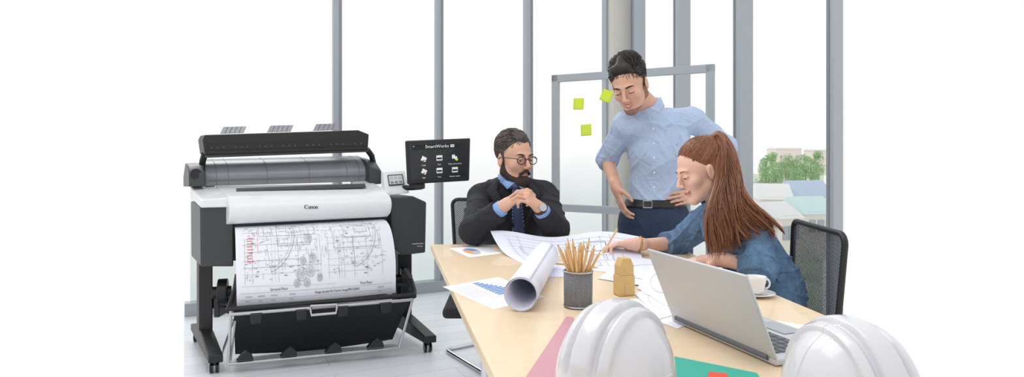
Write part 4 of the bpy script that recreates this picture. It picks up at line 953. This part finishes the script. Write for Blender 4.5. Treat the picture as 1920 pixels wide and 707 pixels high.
while k<2200:
    v=V((rr.gauss(0,1),rr.gauss(0,1),rr.gauss(0,1))).normalized()
    p=V((HC[0]+v.x*HE[0],HC[1]+v.y*HE[1],HC[2]+v.z*HE[2]))
    dd=(p-V((0,.09,.072))).dot(pn_)
    if dd>rr.uniform(-.002,.008) or (k%2 and dd<-.03): continue
    k+=1;h_=rr.uniform(1.0,1.025);pts=[]
    N=9
    for i in range(N):
        t=i/(N-1);q=lerp(p,tl,t);q=onhead(q,lerp(.975,h_,min(1,t*3)) if t<.9 else lerp(h_,1.06,(t-.9)*10));pts.append(L(*q))
    b.tube(pts,[.0006]+[.0009]*(N-2)+[.0009],4,rr.choice((0,0,1,0,2)))
b.obj('hair_strands',['auburn','auburn2','auburn3'],hr,180)
b=MB()
def pony(N,r0,spr,cols,seed,zz=.04):
    rr=random.Random(seed)
    for i in range(N):
        t=(i+.5)/N;t2=min(1,max(0,t+rr.uniform(-.1,.1)));o=V((rr.gauss(0,1),rr.gauss(0,1),rr.gauss(0,1)))
        e0=P(1330,470,2.06);e1=P(1452,432,2.10);end=lerp(e0,e1,t2);end+=V((o.x*.008,o.y*.02,.012*math.sin(t2*3.1)+rr.uniform(-zz,zz*.8)))
        m1=lerp(P(1346,325,2.20),P(1378,318,2.22),t2)+V((o.x*.005,o.y*.012,o.z*.005))*spr
        m2=lerp(P(1334,395,2.07),P(1400,384,2.09),t2)+V((o.x*.007,o.y*.014,o.z*.007))*spr
        s0=tie0+V((.012+o.x*.005,o.y*.007,o.z*.007))
        pts=[s0,s0+V((.024,-.02,.004)),m1,m2,end];out=[]
        for k in range(4):
            q=[pts[max(0,min(4,k+o_))] for o_ in (-1,0,1,2)]
            for w in (0,.2,.4,.6,.8): out.append(.5*((2*q[1])+(-q[0]+q[2])*w+(2*q[0]-5*q[1]+4*q[2]-q[3])*w*w+(-q[0]+3*q[1]-3*q[2]+q[3])*w**3))
        out.append(end);n_=len(out);ph=t2*9+rr.uniform(-.4,.4)
        out=[p+V((.010*math.sin(ph+j*.7),0,.006*math.cos(ph+j*.6)))*(j/n_) for j,p in enumerate(out)]
        b.tube(out,[r0*(.5+.5*math.sin(math.pi*min(1,.15+.9*k/(n_-1)))) if k<n_-1 else .0003 for k in range(n_)],5,rr.choice(cols))
pony(150,.0095,.6,(0,),11,.015);pony(2200,.0009,1.15,(0,1,1,0,2,0),12)
b.obj('ponytail',['auburn','auburn2','auburn3'],hr,180)
b=MB();b.tube([tie0+V((.008,.015*math.cos(t),.015*math.sin(t)+.002)) for t in [i*math.pi/8 for i in range(16)]],.004,6,closed=True);b.obj('hair_tie',['black'],hr,180)
p0=P(1127,472,2.44);p0.z=.753;p1=P(1157,430,2.50);o=pc.copy();sc.collection.objects.link(o);o.location=p1;o.rotation_quaternion=V((0,0,1)).rotation_difference((p0-p1).normalized());o.scale=(1,1,(p0-p1).length/.178);o['label']='natural wood pencil held in the writing hand';o['group']='pencil in hand'
# ================================================================= LIGHT, WORLD, CAMERA
w=bpy.data.worlds.new('World');sc.world=w;w.use_nodes=True;bg=w.node_tree.nodes['Background'];bg.inputs[0].default_value=(1,1,1,1);bg.inputs[1].default_value=1.02
def area(loc,rot,size,en):
    l=bpy.data.lights.new('overhead_fill','AREA');l.shape='RECTANGLE';l.size=size[0];l.size_y=size[1];l.energy=en;o=bpy.data.objects.new('overhead_fill',l);sc.collection.objects.link(o);o.location=loc;o.rotation_euler=rot;return o
area((-.6,1.6,3.0),(0,0,0),(2,1.2),20)  # unseen overhead area light, added to give the scene shape
s=bpy.data.lights.new('sun','SUN');s.energy=.75;s.angle=.4;so=bpy.data.objects.new('sun',s);sc.collection.objects.link(so);so.rotation_euler=(math.radians(-50),0,math.radians(-150)+math.pi);so.location=(-2,8,6)
cam=bpy.data.cameras.new('cam');co=bpy.data.objects.new('camera',cam);sc.collection.objects.link(co);co.location=(0,0,H);co.rotation_euler=(math.pi/2,0,0)
cam.sensor_width=36;cam.sensor_fit='HORIZONTAL';cam.clip_end=1000;cam.clip_start=.05
cam.lens=36*F/1920;cam.shift_x=0;cam.shift_y=-(353.5-HY)/1920
sc.camera=co
for o in list(bpy.data.objects):
    if '_w' in o: del o['_w']
sc.view_settings.view_transform='Standard'
